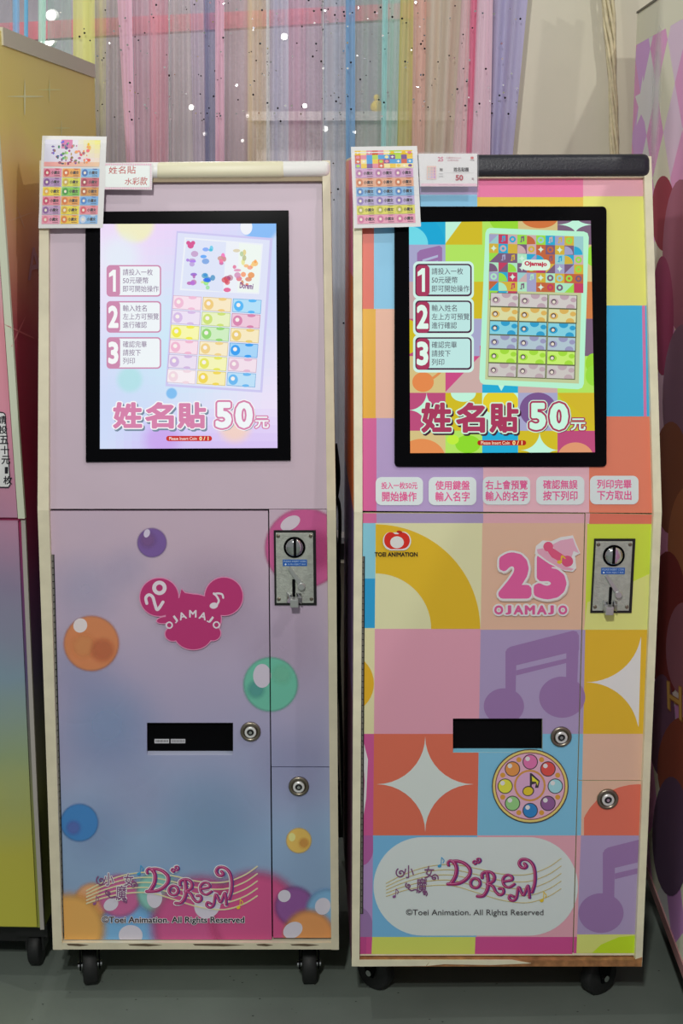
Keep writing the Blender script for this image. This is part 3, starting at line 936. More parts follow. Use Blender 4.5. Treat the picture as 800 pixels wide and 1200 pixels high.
def left_art(pr, k=KL, part='door'):
    c = lambda r, g, b, a=1.0: C(r, g, b, k, a)
    # pale washes
    for x, y, r_, col, st in ((100, 690, 45, (160, 165, 190), .5), (150, 665, 30, (165, 165, 190), .4), (125, 850, 60, (120, 155, 190), .6), (90, 780, 50, (130, 150, 185), .4), (160, 930, 48, (165, 165, 190), .35), (250, 700, 60, (165, 150, 170), .5), (330, 760, 50, (172, 158, 175), .5), (345, 900, 50, (150, 150, 180), .4), (110, 975, 40, (140, 155, 185), .5), (250, 960, 60, (125, 155, 180), .5)):
        pr.soft(x, y, r_ * 1.1, c(*col), .95, st * .7)
    pr.soft(178, 636, 18, c(112, 85, 145), .15); pr.soft(173, 633, 11, c(130, 95, 145), .6, .6)
    pr.poly(ell(172, 625, 3.5, 5, rot=20), c(190, 180, 200))
    pr.soft(107, 754, 33.5, c(192, 122, 82), .12); pr.soft(98, 757, 17, c(205, 145, 95), .6, .6); pr.soft(120, 762, 16, c(180, 105, 75), .5, .5)
    pr.poly(ell(94, 733, 8, 8.5, rot=30), c(205, 195, 195))
    pr.soft(317, 802, 33, c(98, 170, 148), .12); pr.soft(330, 790, 14, c(120, 185, 160), .6, .5); pr.soft(300, 808, 12, c(85, 150, 150), .6, .6)
    pr.poly(ell(307, 792, 10.5, 14), c(185, 178, 192))
    pr.soft(357, 642, 48, c(182, 85, 135), .10); pr.soft(372, 645, 26, c(170, 65, 120), .6, .5)
    pr.poly(ell(340, 613, 12.5, 7.5, rot=-30), c(192, 180, 192))
    pr.soft(93, 964, 23, c(62, 120, 178), .15); pr.soft(86, 970, 10, c(95, 110, 175), .6, .6)
    pr.soft(350, 985, 15.5, c(208, 170, 88), .15); pr.soft(356, 988, 7, c(190, 140, 75), .6, .6)
    pr.poly(ell(342, 981, 4, 5), c(225, 200, 130))
    # bubbles piled along the bottom
    B = [(150, 1100, 44, (110, 160, 200)), (108, 1055, 22, (200, 150, 110)), (82, 1088, 44, (205, 155, 85)), (140, 1050, 27, (180, 95, 140)), (184, 1045, 26, (125, 178, 168)), (235, 1085, 62, (182, 82, 130)), (300, 1075, 58, (185, 78, 125)), (345, 1062, 25, (130, 80, 140)), (383, 1066, 26, (115, 160, 195)), (362, 1096, 32, (208, 140, 85))]
    for x, y, r_, col in B: pr.soft(x, y, r_, c(*col), .28)
    for x, y, rx, ry, ro in ((130, 1060, 9, 7, -30), (181, 1052, 9, 12, 0), (243, 1060, 15, 17, 30), (153, 1096, 14, 12, 0), (333, 1050, 7.5, 7, -30), (378, 1062, 9, 10, 20), (343, 1090, 12, 9, -30)):
        pr.poly(ell(x, y, rx, ry, rot=ro), c(192, 188, 200))

def emblem(pr, k):
    c = lambda r, g, b, a=1.0: C(r, g, b, k, a)
    tf = lambda x, y: (150 + x / 6.154, 660 + y / 6.154)
    pr.tf = tf
    pk, w_ = c(168, 50, 105), c(205, 195, 205)
    for g, col in ((7, c(200, 130, 165)), (0, pk)):
        pr.poly(ell(225, 245, 138 + g, 136 + g), col, False); pr.poly(ell(690, 240, 136 + g, 136 + g), col, False)
        pr.poly(ell(470, 400, 200 + g, 175 + g), col, False); pr.poly(ell(470, 500, 140 + g, 122 + g), col, False)
        pr.poly(ell(325, 510, 56 + g, 50 + g), col, False); pr.poly(ell(610, 505, 56 + g, 52 + g), col, False)
        pr.poly(ell(262, 410, 54 + g, 22 + g, rot=-8), col, False)
        pr.poly([(370 - g, 250), (385, 188 - g), (410, 215 - g), (560, 240 - g), (620, 330), (360, 330)], col)
    pr.stroke([(135, 290), (128, 250), (150, 228), (178, 245), (195, 300), (212, 335), (252, 280)], 22, w_)
    pr.arc(226, 178, 24, 52, 0, 360, w_, keep=None)
    pr.poly(ell(618, 306, 30, 22, rot=-10), w_, False); pr.stroke([(640, 300), (654, 272), (640, 240), (618, 218)], 15, w_, up=False); pr.stroke([(618, 222), (650, 218), (678, 225), (686, 250)], 14, w_)
    for ch, x, y, a in (('O', 297, 447, -42), ('J', 338, 405, -36), ('A', 392, 380, -18), ('M', 467, 365, 0), ('A', 540, 380, 16), ('J', 592, 405, 36), ('O', 637, 445, 45)):
        h, v = (27 if ch != 'J' else 15), 27
        q = [(x + p * cos(R(a)) - r_ * sin(R(a)), y + p * sin(R(a)) + r_ * cos(R(a))) for p, r_ in ((-h, -v), (h, -v), (h, v), (-h, v))]
        pr.text(ch, q, [(.03, w_, 0, 0)], .03)
    pr.tf = None

DQ = [(58.8, 599), (314, 599), (318.4, 1101), (75.5, 1101)]
slot_top = [(58, 598), (320, 598), (320, SY0), (58, SY0)]
def door_prints(k, dr, clip, art, x0, y0, x1, y1):
    """one sheet of art, wrapped round the outlet opening"""
    for q in ([(0, 500), (800, 500), (800, y0), (0, y0)], [(0, y0), (x0, y0), (x0, y1), (0, y1)], [(x1, y0), (800, y0), (800, y1), (x1, y1)], [(0, y1), (800, y1), (800, 1200), (0, 1200)]):
        pr = Print(on(k.lp), clip_poly(list(clip), q))
        art(pr)
        pr.done('printed_artwork', dr)
door_prints(kl, door, DQ, left_art, SX0, SY0, SX1, SY1 + 5)
pr = Print(on(kl.lp), [(gx(598) + .7, 597), (382.6, 597), (386, 898.2), (gx(898) + .7, 898.2)]); left_art(pr); pr.done('printed_artwork', cp)
pr = Print(on(kl.lp), [(gx(899) + .9, 899.4), (386, 899.4), (388, 1099), (gx(1099) + .9, 1099)]); left_art(pr); pr.done('printed_artwork', sd)
pr = Print(on(kl.lp, .003)); emblem(pr, KL); setp(pr.done('printed_emblem', door), label='crimson emblem of two round ears with a white 20 and note')
pr = Print(on(kl.lp, .003)); logo(pr, lambda x, y: (90 + x / 3.478, 990 + y / 3.478), True, KL)
pr.text('©Toei Animation. All Rights Reserved', (119.5, 1074, 286, 1083.5), [(.075, c_(205, 200, 210), 0, 0), (.022, c_(35, 32, 45), 0, 0)])
pr.done('printed_lettering', door)

# monitor
def monitor(k, q, dq):
    mo = k.panel('monitor_bezel', k.up_.shift(.004), [q], M['gloss'], .006)
    return mo
mon = monitor(kl, [(100, 248), (338, 246.5), (340.5, 539.5), (100.5, 541.5)], None)
SC = lambda r, g, b, a=1.0: C(r, g, b, 1.0, a)
px0, py0, px1, py1 = 117.5, 262, 324.5, 525.5
def mp(x, y): return (90 + x / 3.077, 230 + y / 3.077)
pr = Print(on(kl.up_, .0042), [(117.5, 262.5), (323.5, 262), (325, 525), (117, 526)])
# screen wash: pale blue to lilac in a fine grid of tones
nx, ny = 22, 28
for i in range(nx):
    for j in range(ny):
        u, v = (i + .5) / nx, (j + .5) / ny
        a = .5 + .5 * sin(3.1 * u + 4.2 * v + 1.0)
        b = .5 + .5 * sin(5.2 * v - 3.4 * u + .4)
        col = (205 + 32 * a, 218 + 14 * b - 8 * a, 250)
        k9 = max(0, v - .8) * 2.6 * min(1, max(0, u - .08) * 4); col = tuple(cc * (1 - k9) + dd * k9 for cc, dd in zip(col, (190, 165, 235)))
        X0, X1 = px0 - 1 + (px1 - px0 + 2) * i / nx, px0 - 1 + (px1 - px0 + 2) * (i + 1) / nx
        Y0_, Y1_ = py0 - 1 + (py1 - py0 + 2) * j / ny, py0 - 1 + (py1 - py0 + 2) * (j + 1) / ny
        pr.poly([(X0, Y0_), (X1, Y0_), (X1, Y1_), (X0, Y1_)], SC(*[min(255, q) for q in col]), False)
pr.up()
pr.soft(158, 262, 25, SC(240, 238, 190), .3, .9); pr.soft(305, 262, 24, SC(130, 185, 245), .25, .95); pr.poly(ell(288.5, 266, 7, 9), SC(238, 240, 255))
pr.soft(152, 445, 17, SC(170, 225, 225), .4, .7); pr.soft(201, 461, 7, SC(130, 190, 240), .25); pr.soft(275, 500, 22, SC(245, 210, 185), .5, .8); pr.soft(190, 515, 26, SC(200, 160, 235), .6, .8); pr.soft(140, 300, 30, SC(225, 240, 252), .7, .7)
for k_, (yy, lines) in enumerate(((248, ('請投入一枚', '50元硬幣', '即可開始操作')), (378, ('輸入姓名', '左上方可預覽', '進行確認')), (508, ('確認完畢', '請按下', '列印')))):
    ci = SC(205, 140, 175)
    for p_, col in ((rrect(107, yy, 304, yy + 114, 14), ci), (rrect(112, yy + 5, 299, yy + 109, 10), SC(238, 244, 253))): pr.poly([mp(*t_) for t_ in p_], col)
    pr.poly([mp(*t_) for t_ in rrect(109, yy + 2, 156, yy + 112, 12)], ci)
    if k_ == 0:
        pr.poly([mp(*t_) for t_ in [(116 + .42 * 34, yy + 17), (116 + .72 * 34, yy + 17), (116 + .72 * 34, yy + 96), (116 + .42 * 34, yy + 96)]], SC(245, 248, 255), False); pr.poly([mp(*t_) for t_ in [(116 + .42 * 34, yy + 17), (116 + .6 * 34, yy + 17), (116 + .6 * 34, yy + 34), (116, yy + 44), (116, yy + 30)]], SC(245, 248, 255))
    else: pr.text(str(k_ + 1), mp(113, yy + 16) + mp(150, yy + 97), [(.04, SC(245, 248, 255), 0, 0)], .04)
    for n_, s_ in enumerate(lines):
        w_ = {0: 21.5}.get(9, 21.5) * len(s_) if '50' not in s_ else 92
        pr.text(s_, mp(166, yy + 14 + n_ * 30) + mp(166 + w_, yy + 37 + n_ * 30), [(.004, SC(140, 120, 150), 0, 0)])
# tilted sheet preview on the screen
def sheet_tf(x, y):     # 800 x 1173 crop of (190,250)-(340,470)
    return (190 + x / 5.333, 250 + y / 5.333)
T = lambda l: [sheet_tf(*p) for p in l]
pr.poly(T([(90, 110), (690, 155), (625, 1120), (20, 1080)]), SC(205, 200, 240, 1)); pr.poly(T([(98, 122), (672, 168), (612, 1105), (36, 1066)]), SC(222, 226, 250))
pr.poly(T([(140, 150), (630, 190), (605, 505), (110, 480)]), SC(236, 240, 252)); pr.poly(T([(150, 160), (400, 180), (380, 490), (122, 470)]), SC(222, 228, 252)); pr.poly(T([(480, 185), (620, 200), (600, 495), (470, 490)]), SC(238, 246, 240))
rnd = random.Random(11)
for (x, y, col) in ((190, 290, (180, 140, 215)), (285, 260, (90, 165, 235)), (385, 290, (225, 110, 150)), (490, 270, (200, 215, 140)), (455, 370, (215, 120, 150)), (555, 320, (235, 175, 100)), (290, 390, (60, 130, 210)), (200, 420, (160, 110, 190)), (380, 440, (200, 60, 100)), (530, 410, (225, 130, 60)), (255, 430, (170, 220, 130))):
    for _ in range(5): pr.poly(T(ell(x + rnd.uniform(-32, 32), y + rnd.uniform(-40, 40), rnd.uniform(9, 24), rnd.uniform(8, 20), n=9)), SC(*[min(255, q + rnd.uniform(-25, 40)) for q in col], .85), False)
pr.up(); pr.poly(T(ell(163, 185, 13)), SC(215, 90, 150), False); pr.poly(T(ell(193, 185, 13)), SC(215, 90, 150), False); pr.poly(T(ell(178, 200, 20)), SC(215, 90, 150))
pr.text('Doremi', T([(487, 432), (570, 440), (566, 475), (483, 466)]), [(.03, SC(130, 70, 140), 0, 0)])
cols = [[(240, 190, 215), (240, 205, 130), (90, 185, 245)], [(215, 190, 230), (205, 225, 120), (215, 135, 175)], [(240, 235, 80), (150, 215, 120), (235, 205, 120)], [(240, 185, 210), (240, 210, 140), (60, 160, 240)], [(210, 185, 225), (230, 230, 100), (225, 185, 210)], [(240, 215, 225), (240, 215, 90), (110, 185, 240)]]
for r_ in range(6):
    for c2 in range(3):
        x, y = 72 + c2 * 187 - r_ * 7, 515 + r_ * 92 + c2 * 10
        w2, h2 = 172, 78
        q = [(x, y), (x + w2, y + 10), (x + w2 - 6, y + h2 + 12), (x - 6, y + h2)]
        col = cols[r_][c2]
        lt = tuple(min(255, v + (255 - v) * .55) for v in col)
        pr.poly(T([(a - 3 if a < x + 50 else a + 3, b - 3 if b < y + 40 else b + 3) for a, b in q]), SC(*[v * .88 for v in col]), False)
        pr.z += Print.STEP; pr.poly(T(q), SC(*lt), False); pr.z += Print.STEP
        pr.poly(T(ell(x + 32, y + 44, 30, 33, n=20)), SC(*col), False); pr.poly(T(ell(x + 118, y + 12, 26, 10, n=12)), SC(*col), False); pr.poly(T(ell(x + 110, y + 82, 22, 9, n=12)), SC(*col), False)
        pr.z += Print.STEP; pr.poly(T(ell(x + 30, y + 38, 13, 13, n=12)), SC(250, 240, 235), False); pr.z -= 3 * Print.STEP
pr.z += 4 * Print.STEP
PK = SC(212, 130, 170)
def title(pr, boxes, fill, edge, dark, numfill):
    for ch, b in boxes[:3]:
        pr.text(ch, b, [(.085, dark, 1.7, 2.2), (.088, edge, 0, 0), (.045, fill, 0, 0)], .045)
    for ch, b in boxes[3:5]:
        pr.text(ch, b, [(.10, dark, 1.4, 1.2), (.125, edge, 0, 0), (.10, fill, 0, 0), (.045, numfill, 0, 0)], .075)
    ch, b = boxes[5]
    pr.text(ch, b, [(.10, fill, 0, 0), (.02, numfill, 0, 0)], .06)
title(pr, [('姓', mp(130, 742) + mp(236, 838)), ('名', mp(246, 742) + mp(350, 838)), ('貼', mp(362, 742) + mp(466, 838)), ('5', mp(496, 738) + mp(562, 840)), ('0', mp(567, 738) + mp(638, 840)), ('元', mp(640, 792) + mp(694, 838))], PK, SC(250, 245, 255), SC(120, 140, 160), SC(240, 245, 255))
pr.poly([mp(*t_) for t_ in rrect(322, 864, 487, 883, 9)], SC(200, 50, 45))
pr.text('Please Insert Coin', mp(333, 868) + mp(432, 879), [(.01, SC(250, 230, 220), 0, 0)]); pr.text('0 / 1', mp(442, 867) + mp(474, 880), [(.03, SC(255, 235, 180), 0, 0)])
pr.done('display', mon, M['screen'])

# ================================================================ right kiosk
KR = .68
kr = Kiosk('multicoloured patchwork label printing kiosk with dark padded header, right of the pair', 350, 13, 1133, 582, 600,
           [(413.4, 183), (414.7, 600), (412, 1132.5)], [(424, 183), (424.6, 600), (421, 1132.5)],
           [(763, 183), (775.2, 600), (752, 1132.5)], [(754, 183), (765.6, 600), (744, 1132.5)], .50, M['cream2'])
d_ = lambda r, g, b, a=1.0: C(r, g, b, KR, a)
base_m = mat('patchwork_vinyl_base', d_(205, 200, 170), .4)
shell(kr, 428, 752, 206, 1112, 582)
upr = kr.panel('upper_panel', kr.up_, [[(424, 207), (754, 205.5), (764.5, 601.2), (424.6, 598.6)]], base_m)
hr = kr.panel('padded_header_roll', kr.UP.shift(.007), [[(413.5, 180), (762.8, 178.5), (762.8, 206), (413.5, 207)]], M['leather'], .05); bevel_obj(hr, .012, 5)
kr.panel('header_rail', kr.UP.shift(-.001), [[(424, 206.5), (754, 204.6), (754, 207.4), (424, 209)]], M['ivory'], .03)
gy = lambda y: 685.3 - (y - 600) * .0275
TX0, TY0, TX1, TY1 = 530.5, 842, 635.5, 877
doorr = kr.panel('door', kr.lp, [[(425, 601.4), (gy(601) - .6, 602.2), (gy(TY0) - .6, TY0), (425, TY0)],
                                [(425, TY0), (TX0, TY0), (TX0, TY1 + 5), (425, TY1 + 5)],
                                [(TX1, TY0), (gy(TY0) - .6, TY0), (gy(TY1) - .6, TY1 + 5), (TX1, TY1 + 5)],
                                [(425, TY1 + 5), (gy(TY1) - .6, TY1 + 5), (gy(1118) - .6, 1118), (421.5, 1118)]], base_m)
cpr = kr.panel('coin_panel', kr.lp, [[(gy(601) + .6, 601.5), (764.5, 603), (754.5, 914.2), (gy(914) + .6, 914.2)]], base_m)
sdr = kr.panel('small_door', kr.lp, [[(gy(915) + .6, 915), (754.5, 915), (746, 1117), (gy(1117) + .6, 1117)]], base_m)
outlet(kr, doorr, TX0, TY0, TX1, TY1, mat('sky_blue_lip', d_(120, 185, 215), .5), M['hole'])
hinge(kr, doorr, ((424.6, 652), (422.6, 1071)), 60, 1.6)
kr.lock(doorr, 657, 863, kr.lp, 12.2)
kr.lock(sdr, 711.5, 936, kr.lp, 12.2)
kr.coin(697, 633, 742.5, 717, -4.5)
baser = kr.panel('base_board', kr.LP.shift(-.001), [[(421, 1125.2), (744, 1125.2), (744, 1132.6), (421, 1132.6)]], M['wood'], kr.depth - .02)
bm = bmesh.new()
slab(bm, kr.LP.shift(.0002), [(421, 1125), (505, 1125), (499, 1132), (421, 1132.7)], .0015)
slab(bm, kr.LP.shift(.0002), [(505, 1125), (600, 1125), (622, 1129), (575, 1131), (520, 1130), (500, 1132)], .0015)
bm_link('paint_skin', bm, M['cream2'], baser)
bm = bmesh.new(); slab(bm, kr.LP.shift(-.012), [(421.5, 1118), (744, 1117), (745, 1119.5), (421.5, 1120)], .003)
bm_link('paint_ledge', bm, M['cream2'], baser)
bm = bmesh.new()   # bare foot of the right side board
slab(bm, kr.LP.shift(.001), [(744, 1124.5), (752.2, 1122), (751.6, 1132.8), (744, 1132.8)], .004)
bm_link('bare_wood_corner', bm, M['wood'], kr.root)
for x, y, a, bk in ((440, 1156, .9, 0), (700, 1162, 2.2, 0), (440, 1156, .2, 1), (700, 1162, 1.1, 1)): kr.caster(x, y, a, bk)

def beamed_note(pr, col, tf, keep=None):
    T = lambda l: [tf(*p) for p in l]
    pr.poly(T(ell(77, 905, 90, 80)), col, False, keep); pr.poly(T(ell(337, 865, 103, 92)), col, False, keep)
    pr.poly(T([(84, 660), (84, 900), (128, 900), (134, 640)]), col, False, keep); pr.poly(T([(356, 620), (354, 860), (402, 860), (412, 600)]), col, False, keep)
    pr.poly(T([(84, 670), (90, 650), (105, 640), (385, 568), (402, 572), (412, 590), (412, 655), (134, 722), (84, 722)]), col, False, keep)
    pr.poly(T([(132, 745), (356, 692), (356, 712), (132, 768)]), col, True, keep)

def star4(cx, cy, rx, ry, n=10):
    out = []
    for k in range(4):
        a = [(0, -1), (1, 0), (0, 1), (-1, 0)][k]
        b = [(0, -1), (1, 0), (0, 1), (-1, 0)][(k + 1) % 4]
        for i in range(n):
            t = i / n
            # concave quarter arc about the corner a+b
            ang = t * pi / 2
            x = (a[0] + b[0]) - (b[0] * cos(ang) + a[0] * sin(ang))
            y = (a[1] + b[1]) - (b[1] * cos(ang) + a[1] * sin(ang))
            out.append((cx + rx * x, cy + ry * y))
    return out

LIL, PUR, MAG, PNK = (160, 145, 182), (142, 112, 160), (192, 82, 138), (208, 152, 165)
def right_lower(pr):
    c = lambda rgb: C(*rgb, KR)
    def q(x0, x0b, x1, x1b, y0, y1, rgb): pr.poly([(x0, y0), (x1, y0), (x1b, y1), (x0b, y1)], c(rgb), False)
    # narrow column at the hinge
    q(400, 400, 441, 441, 590, 613, (200, 105, 150)); q(400, 400, 440, 440, 613, 678, (128, 190, 225)); q(400, 400, 440, 439, 678, 736, (45, 150, 200))
    q(400, 400, 439, 438, 736, 860, (208, 205, 160)); q(400, 400, 438, 437, 860, 979, (190, 85, 140)); q(400, 400, 437, 436, 979, 1098, (165, 135, 185)); q(400, 400, 436, 435, 1098, 1120, (190, 75, 135))
    # main grid
    q(441, 441, 566, 566, 590, 613, LIL); q(566, 566, 695, 692, 590, 613, (215, 160, 170)); q(692, 690, 800, 800, 590, 614, (222, 112, 92))
    q(440, 439, 565, 563, 613, 737, (208, 210, 165)); q(565, 563, 688, 685, 613, 738, (225, 172, 148)); q(688, 685, 800, 800, 614, 738, (190, 215, 65))
    q(439, 438, 563, 561, 737, 860, (215, 150, 168)); q(563, 561, 685.5, 683, 738, 860, LIL); q(685.5, 683, 800, 800, 738, 860, (225, 170, 45))
    q(438, 437, 561, 559, 860, 979, (205, 105, 82)); q(561, 559, 683, 680.5, 860, 979, (118, 180, 212)); q(683, 680.5, 800, 800, 860, 979, (226, 172, 150))
    q(437, 436, 559, 558, 979, 1098, (110, 170, 208)); q(559, 558, 680.5, 676, 979, 1098, (218, 155, 168)); q(680.5, 676, 800, 800, 979, 1096, LIL)
    q(436, 435, 557, 556, 1098, 1120, (195, 205, 95)); q(557, 556, 676, 675, 1098, 1120, (190, 75, 135)); q(676, 675, 800, 800, 1095, 1120, (200, 212, 115))
    pr.up()
    pr.poly(ell(402, 801, 36, 36), c((228, 165, 40))); 
    pr.arc(440, 737, 65, 122.5, -90, 0, c((228, 172, 40)), 30)
    pr.poly([(400, 860), (424, 860), (428, 905), (427, 950), (424, 979), (400, 979)], c((178, 75, 130)))
    pr.poly([(424, 862), (431, 890), (429, 935), (425, 962), (427, 915)], c((225, 215, 215)))
    pr.poly(ell(424, 990, 14, 24), c((165, 90, 150)), keep=rect(400, 979, 437, 1098)); pr.poly(ell(418, 1088, 19, 26), c(PUR), keep=rect(400, 979, 436, 1098))
    pr.poly(rect(400, 1098, 429, 1120), c((175, 70, 130)))
    # big four-pointed star and its neighbours
    pr.poly(star4(498, 919, 57, 56), c((198, 208, 203)))
    pr.poly(rrect(437.5, 981, 677, 1096.5, 57.7, 14), c((198, 212, 206)))
    beamed_note(pr, c(PUR), lambda x, y: (570 + x / 3.81, 590 + y / 3.81), rect(561, 737, 686, 860))
    pr.poly([(700, 738), (758, 673), (762, 738)], c((205, 215, 120)), keep=rect(684, 614, 800, 738)); pr.poly([(684, 738), (688, 706), (762, 672), (762, 738)], c((205, 216, 125)), keep=rect(684, 614, 800, 738))
    pr.poly([(686 + 65 * sin(R(a)), 738 + 61.5 * cos(R(a))) for a in range(0, 84, 6)] + [(751, 746), (748, 852)] + [(686 + 62 * sin(R(a)), 861 - 61.5 * cos(R(a))) for a in range(78, -1, -6)], c((222, 228, 232)))
    pr.poly(ell(748, 985, 70, 66), c((222, 108, 88)), keep=[(684, 915), (800, 915), (800, 979), (684, 979)])
    beamed_note(pr, c(PUR), lambda x, y: (704 + (x - 77) * .294 , 1070 + (y - 905) * .29), [(676, 979), (800, 979), (800, 1095), (676, 1095)])
    pr.poly([(690, 1120), (704, 1107), (725, 1098), (760, 1095), (760, 1120)], c((178, 208, 40)), keep=rect(676, 1096, 760, 1120))

RD = [(425, 601.4), (gy(601) - .6, 602.2), (gy(1118) - .6, 1118), (421.5, 1118)]
door_prints(kr, doorr, RD, right_lower, TX0, TY0, TX1, TY1 + 5)
pr = Print(on(kr.lp), [(gy(601) + .6, 601.5), (764.5, 603), (754.5, 914.2), (gy(914) + .6, 914.2)]); right_lower(pr); pr.done('printed_artwork', cpr)
pr = Print(on(kr.lp), [(gy(915) + .6, 915), (754.5, 915), (746, 1117), (gy(1117) + .6, 1117)]); right_lower(pr); pr.done('printed_artwork', sdr)

# maker's mark, 25 mark, bead disc, logo: all printed on the door
pr = Print(on(kr.lp, .002))
pr.poly(ell(457, 634, 8.5, 10.5), d_(235, 225, 220), False); pr.poly(ell(472, 634, 9.5, 11), d_(235, 225, 220), False); pr.poly(rect(456, 624, 473, 645), d_(235, 225, 220))
pr.poly(ell(457.5, 633, 7.5, 9.5), d_(200, 45, 35), False); pr.poly(ell(471.5, 633.5, 8.5, 9.5), d_(200, 45, 35), False); pr.poly(rrect(454, 626, 475, 643.5, 5), d_(200, 45, 35))
pr.poly(ell(465, 635.5, 8, 7), d_(240, 215, 205)); pr.poly(ell(468, 623.5, 3.5, 1.6, rot=10), d_(170, 40, 30))
pr.text('TOEI ANIMATION', (439, 647.3, 489, 652), [(.03, d_(35, 28, 30), 0, 0)])
setp(pr.done('printed_emblem', doorr), label='small red and white round mark over black lettering')
pr = Print(on(kr.lp, .003)); pr.tf = lambda x, y: (570 + x / 3.81, 590 + y / 3.81)
pk, wh, bk = d_(208, 92, 148), d_(222, 215, 212), d_(190, 175, 165)
two = [(52, 270, 60)]
pr.text('2', (52, 218, 200, 425), [(.125, bk, 2, 3), (.115, wh, 0, 0), (.08, pk, 0, 0)], .08)
pr.text('5', (210, 224, 357, 428), [(.125, bk, 2, 3), (.115, wh, 0, 0), (.08, pk, 0, 0)], .08)
pr.poly([(215, 225), (220, 190), (250, 165), (290, 168), (330, 150), (385, 142), (400, 180), (418, 222), (395, 235), (400, 290), (385, 305), (350, 302), (280, 270)], wh)
pr.poly([(224, 205), (250, 200), (300, 240), (345, 280), (390, 292), (378, 300), (340, 296), (270, 255), (228, 222)], d_(222, 155, 175))
pr.poly([(290, 185), (330, 165), (385, 155), (395, 185), (412, 222), (388, 212), (375, 250), (330, 240)], d_(225, 158, 178)); pr.poly([(262, 200), (290, 195), (372, 250), (340, 268), (290, 240)], d_(205, 85, 120))
pr.poly(ell(275, 193, 22, 22), d_(205, 85, 120)); pr.poly(ell(360, 258, 26, 25), d_(200, 80, 118))
pr.poly(ell(325, 262, 11, 8), d_(230, 180, 50), False); pr.stroke([(333, 260), (336, 235), (350, 245)], 6, d_(230, 180, 50))
for i, ch in enumerate('OJAMAJO'):
    x = [34, 84, 120, 170, 224, 274, 320][i]; w_ = [40, 26, 44, 46, 44, 26, 40][i]
    pr.text(ch, (x, 455, x + w_, 496), [(.20, wh, 0, 0)], .05)
for i, ch in enumerate('OJAMAJO'):
    x = [34, 84, 120, 170, 224, 274, 320][i]; w_ = [40, 26, 44, 46, 44, 26, 40][i]
    pr.text(ch, (x, 455, x + w_, 496), [(.05, d_(200, 88, 140), 0, 0)], .05)
setp(pr.done('printed_emblem', doorr), label='pink number 25 with a small pink hat')
pr = Print(on(kr.lp, .002), None, lambda x, y: (560 + x / 6.667, 870 + y / 6.667))
blk, gd, lp_ = d_(62, 55, 60), d_(225, 190, 110), d_(215, 165, 185)
cx, cy = 407, 342
keepq = None
pr.poly(ell(cx, cy, 300, 290), blk); pr.poly(ell(cx, cy, 292, 282), gd); pr.poly(ell(cx, cy, 274, 264), d_(120, 60, 70)); pr.poly(ell(cx, cy, 267, 257), lp_)
for k in range(8):
    a = -90 + 45 * k
    x, y = cx + 196 * cos(R(a)), cy + 190 * sin(R(a))
    col = [(205, 110, 160), (205, 78, 72), (150, 200, 228), (135, 90, 140), (50, 125, 185), (140, 192, 125), (215, 215, 70), (225, 140, 75)][k]
    pr.poly(ell(x, y, 60, 60), blk, False); pr.z += Print.STEP; pr.poly(ell(x, y, 53, 53), d_(*col), False); pr.z += Print.STEP; pr.poly(ell(x - 20, y - 24, 18, 18, n=14), d_(230, 222, 228), False); pr.z -= 2 * Print.STEP
    x, y = cx + 232 * cos(R(a + 22.5)), cy + 224 * sin(R(a + 22.5))
    pr.poly(ell(x, y, 20, 20, n=16), d_(200, 145, 60), False)
pr.z += 3 * Print.STEP
pr.arc(cx - 3, cy - 5, 108, 124, 0, 360, d_(195, 140, 70)); pr.poly(ell(cx - 3, cy - 5, 108, 108), d_(200, 158, 190))
pr.poly(ell(392, 380, 46, 40, rot=-15), blk); pr.poly([(404, 240), (418, 240), (482, 300), (470, 355), (444, 356), (452, 320), (420, 330), (418, 372), (404, 372)], blk)
pr.poly(ell(391, 381, 38, 32, rot=-15), d_(225, 185, 50)); pr.poly([(420, 262), (472, 306), (464, 338), (452, 308), (422, 305)], d_(230, 205, 60))
# nothing may cover the outlet above the disc
setp(pr.done('printed_disc', doorr), label='printed pink disc with eight coloured beads')
pr = Print(on(kr.lp, .002)); logo(pr, lambda x, y: (440 + x / 3.39 + .5, 980 + (y + 0) / 3.39), False, KR)
pr.text('©Toei Animation. All Rights Reserved', (475.5, 1065.5, 636.5, 1074.5), [(.004, d_(62, 58, 62), 0, 0)])
pr.done('printed_lettering', doorr)

# upper panel art
pr = Print(on(kr.up_), [(424, 207), (754, 205.5), (764.5, 601.2), (424.6, 598.6)])
def q(x0, y0, x1, y1, rgb, xb0=None, xb1=None): pr.poly([(x0, y0), (x1, y0), (xb1 or x1, y1), (xb0 or x0, y1)], d_(*rgb), False)
q(415, 200, 438, 362, (200, 100, 85)); q(438, 200, 470, 362, (120, 178, 215)); q(470, 200, 559, 246, (120, 178, 215)); q(415, 362, 440, 490, (215, 160, 50)); q(440, 362, 480, 490, (215, 165, 145))
q(415, 490, 441, 602, (195, 88, 142)); q(441, 490, 566, 602, (163, 142, 185)); q(566, 490, 690, 602, (222, 165, 175), 566, 691)
q(559, 200, 683, 231, (208, 108, 150)); q(559, 231, 683, 246, (235, 175, 70)); q(683, 200, 800, 230, (225, 155, 168)); q(470, 200, 559, 228, (150, 130, 180))
q(683, 230, 800, 358, (212, 215, 110)); q(690, 358, 800, 488, (55, 165, 220)); q(690, 488, 800, 605, (228, 118, 92)); 
pr.up(); pr.poly([(752, 358), (755.5, 358), (757.5, 488), (754, 488)], d_(200, 110, 160))
pr.done('printed_artwork', upr)
pr = Print(on(kr.up_, .001))
PB = [(440, 559, 495.5, 592), (502, 559, 558, 592), (565.5, 558.5, 621, 591.5), (628, 558, 684.5, 591.5), (691, 557.5, 748, 591)]
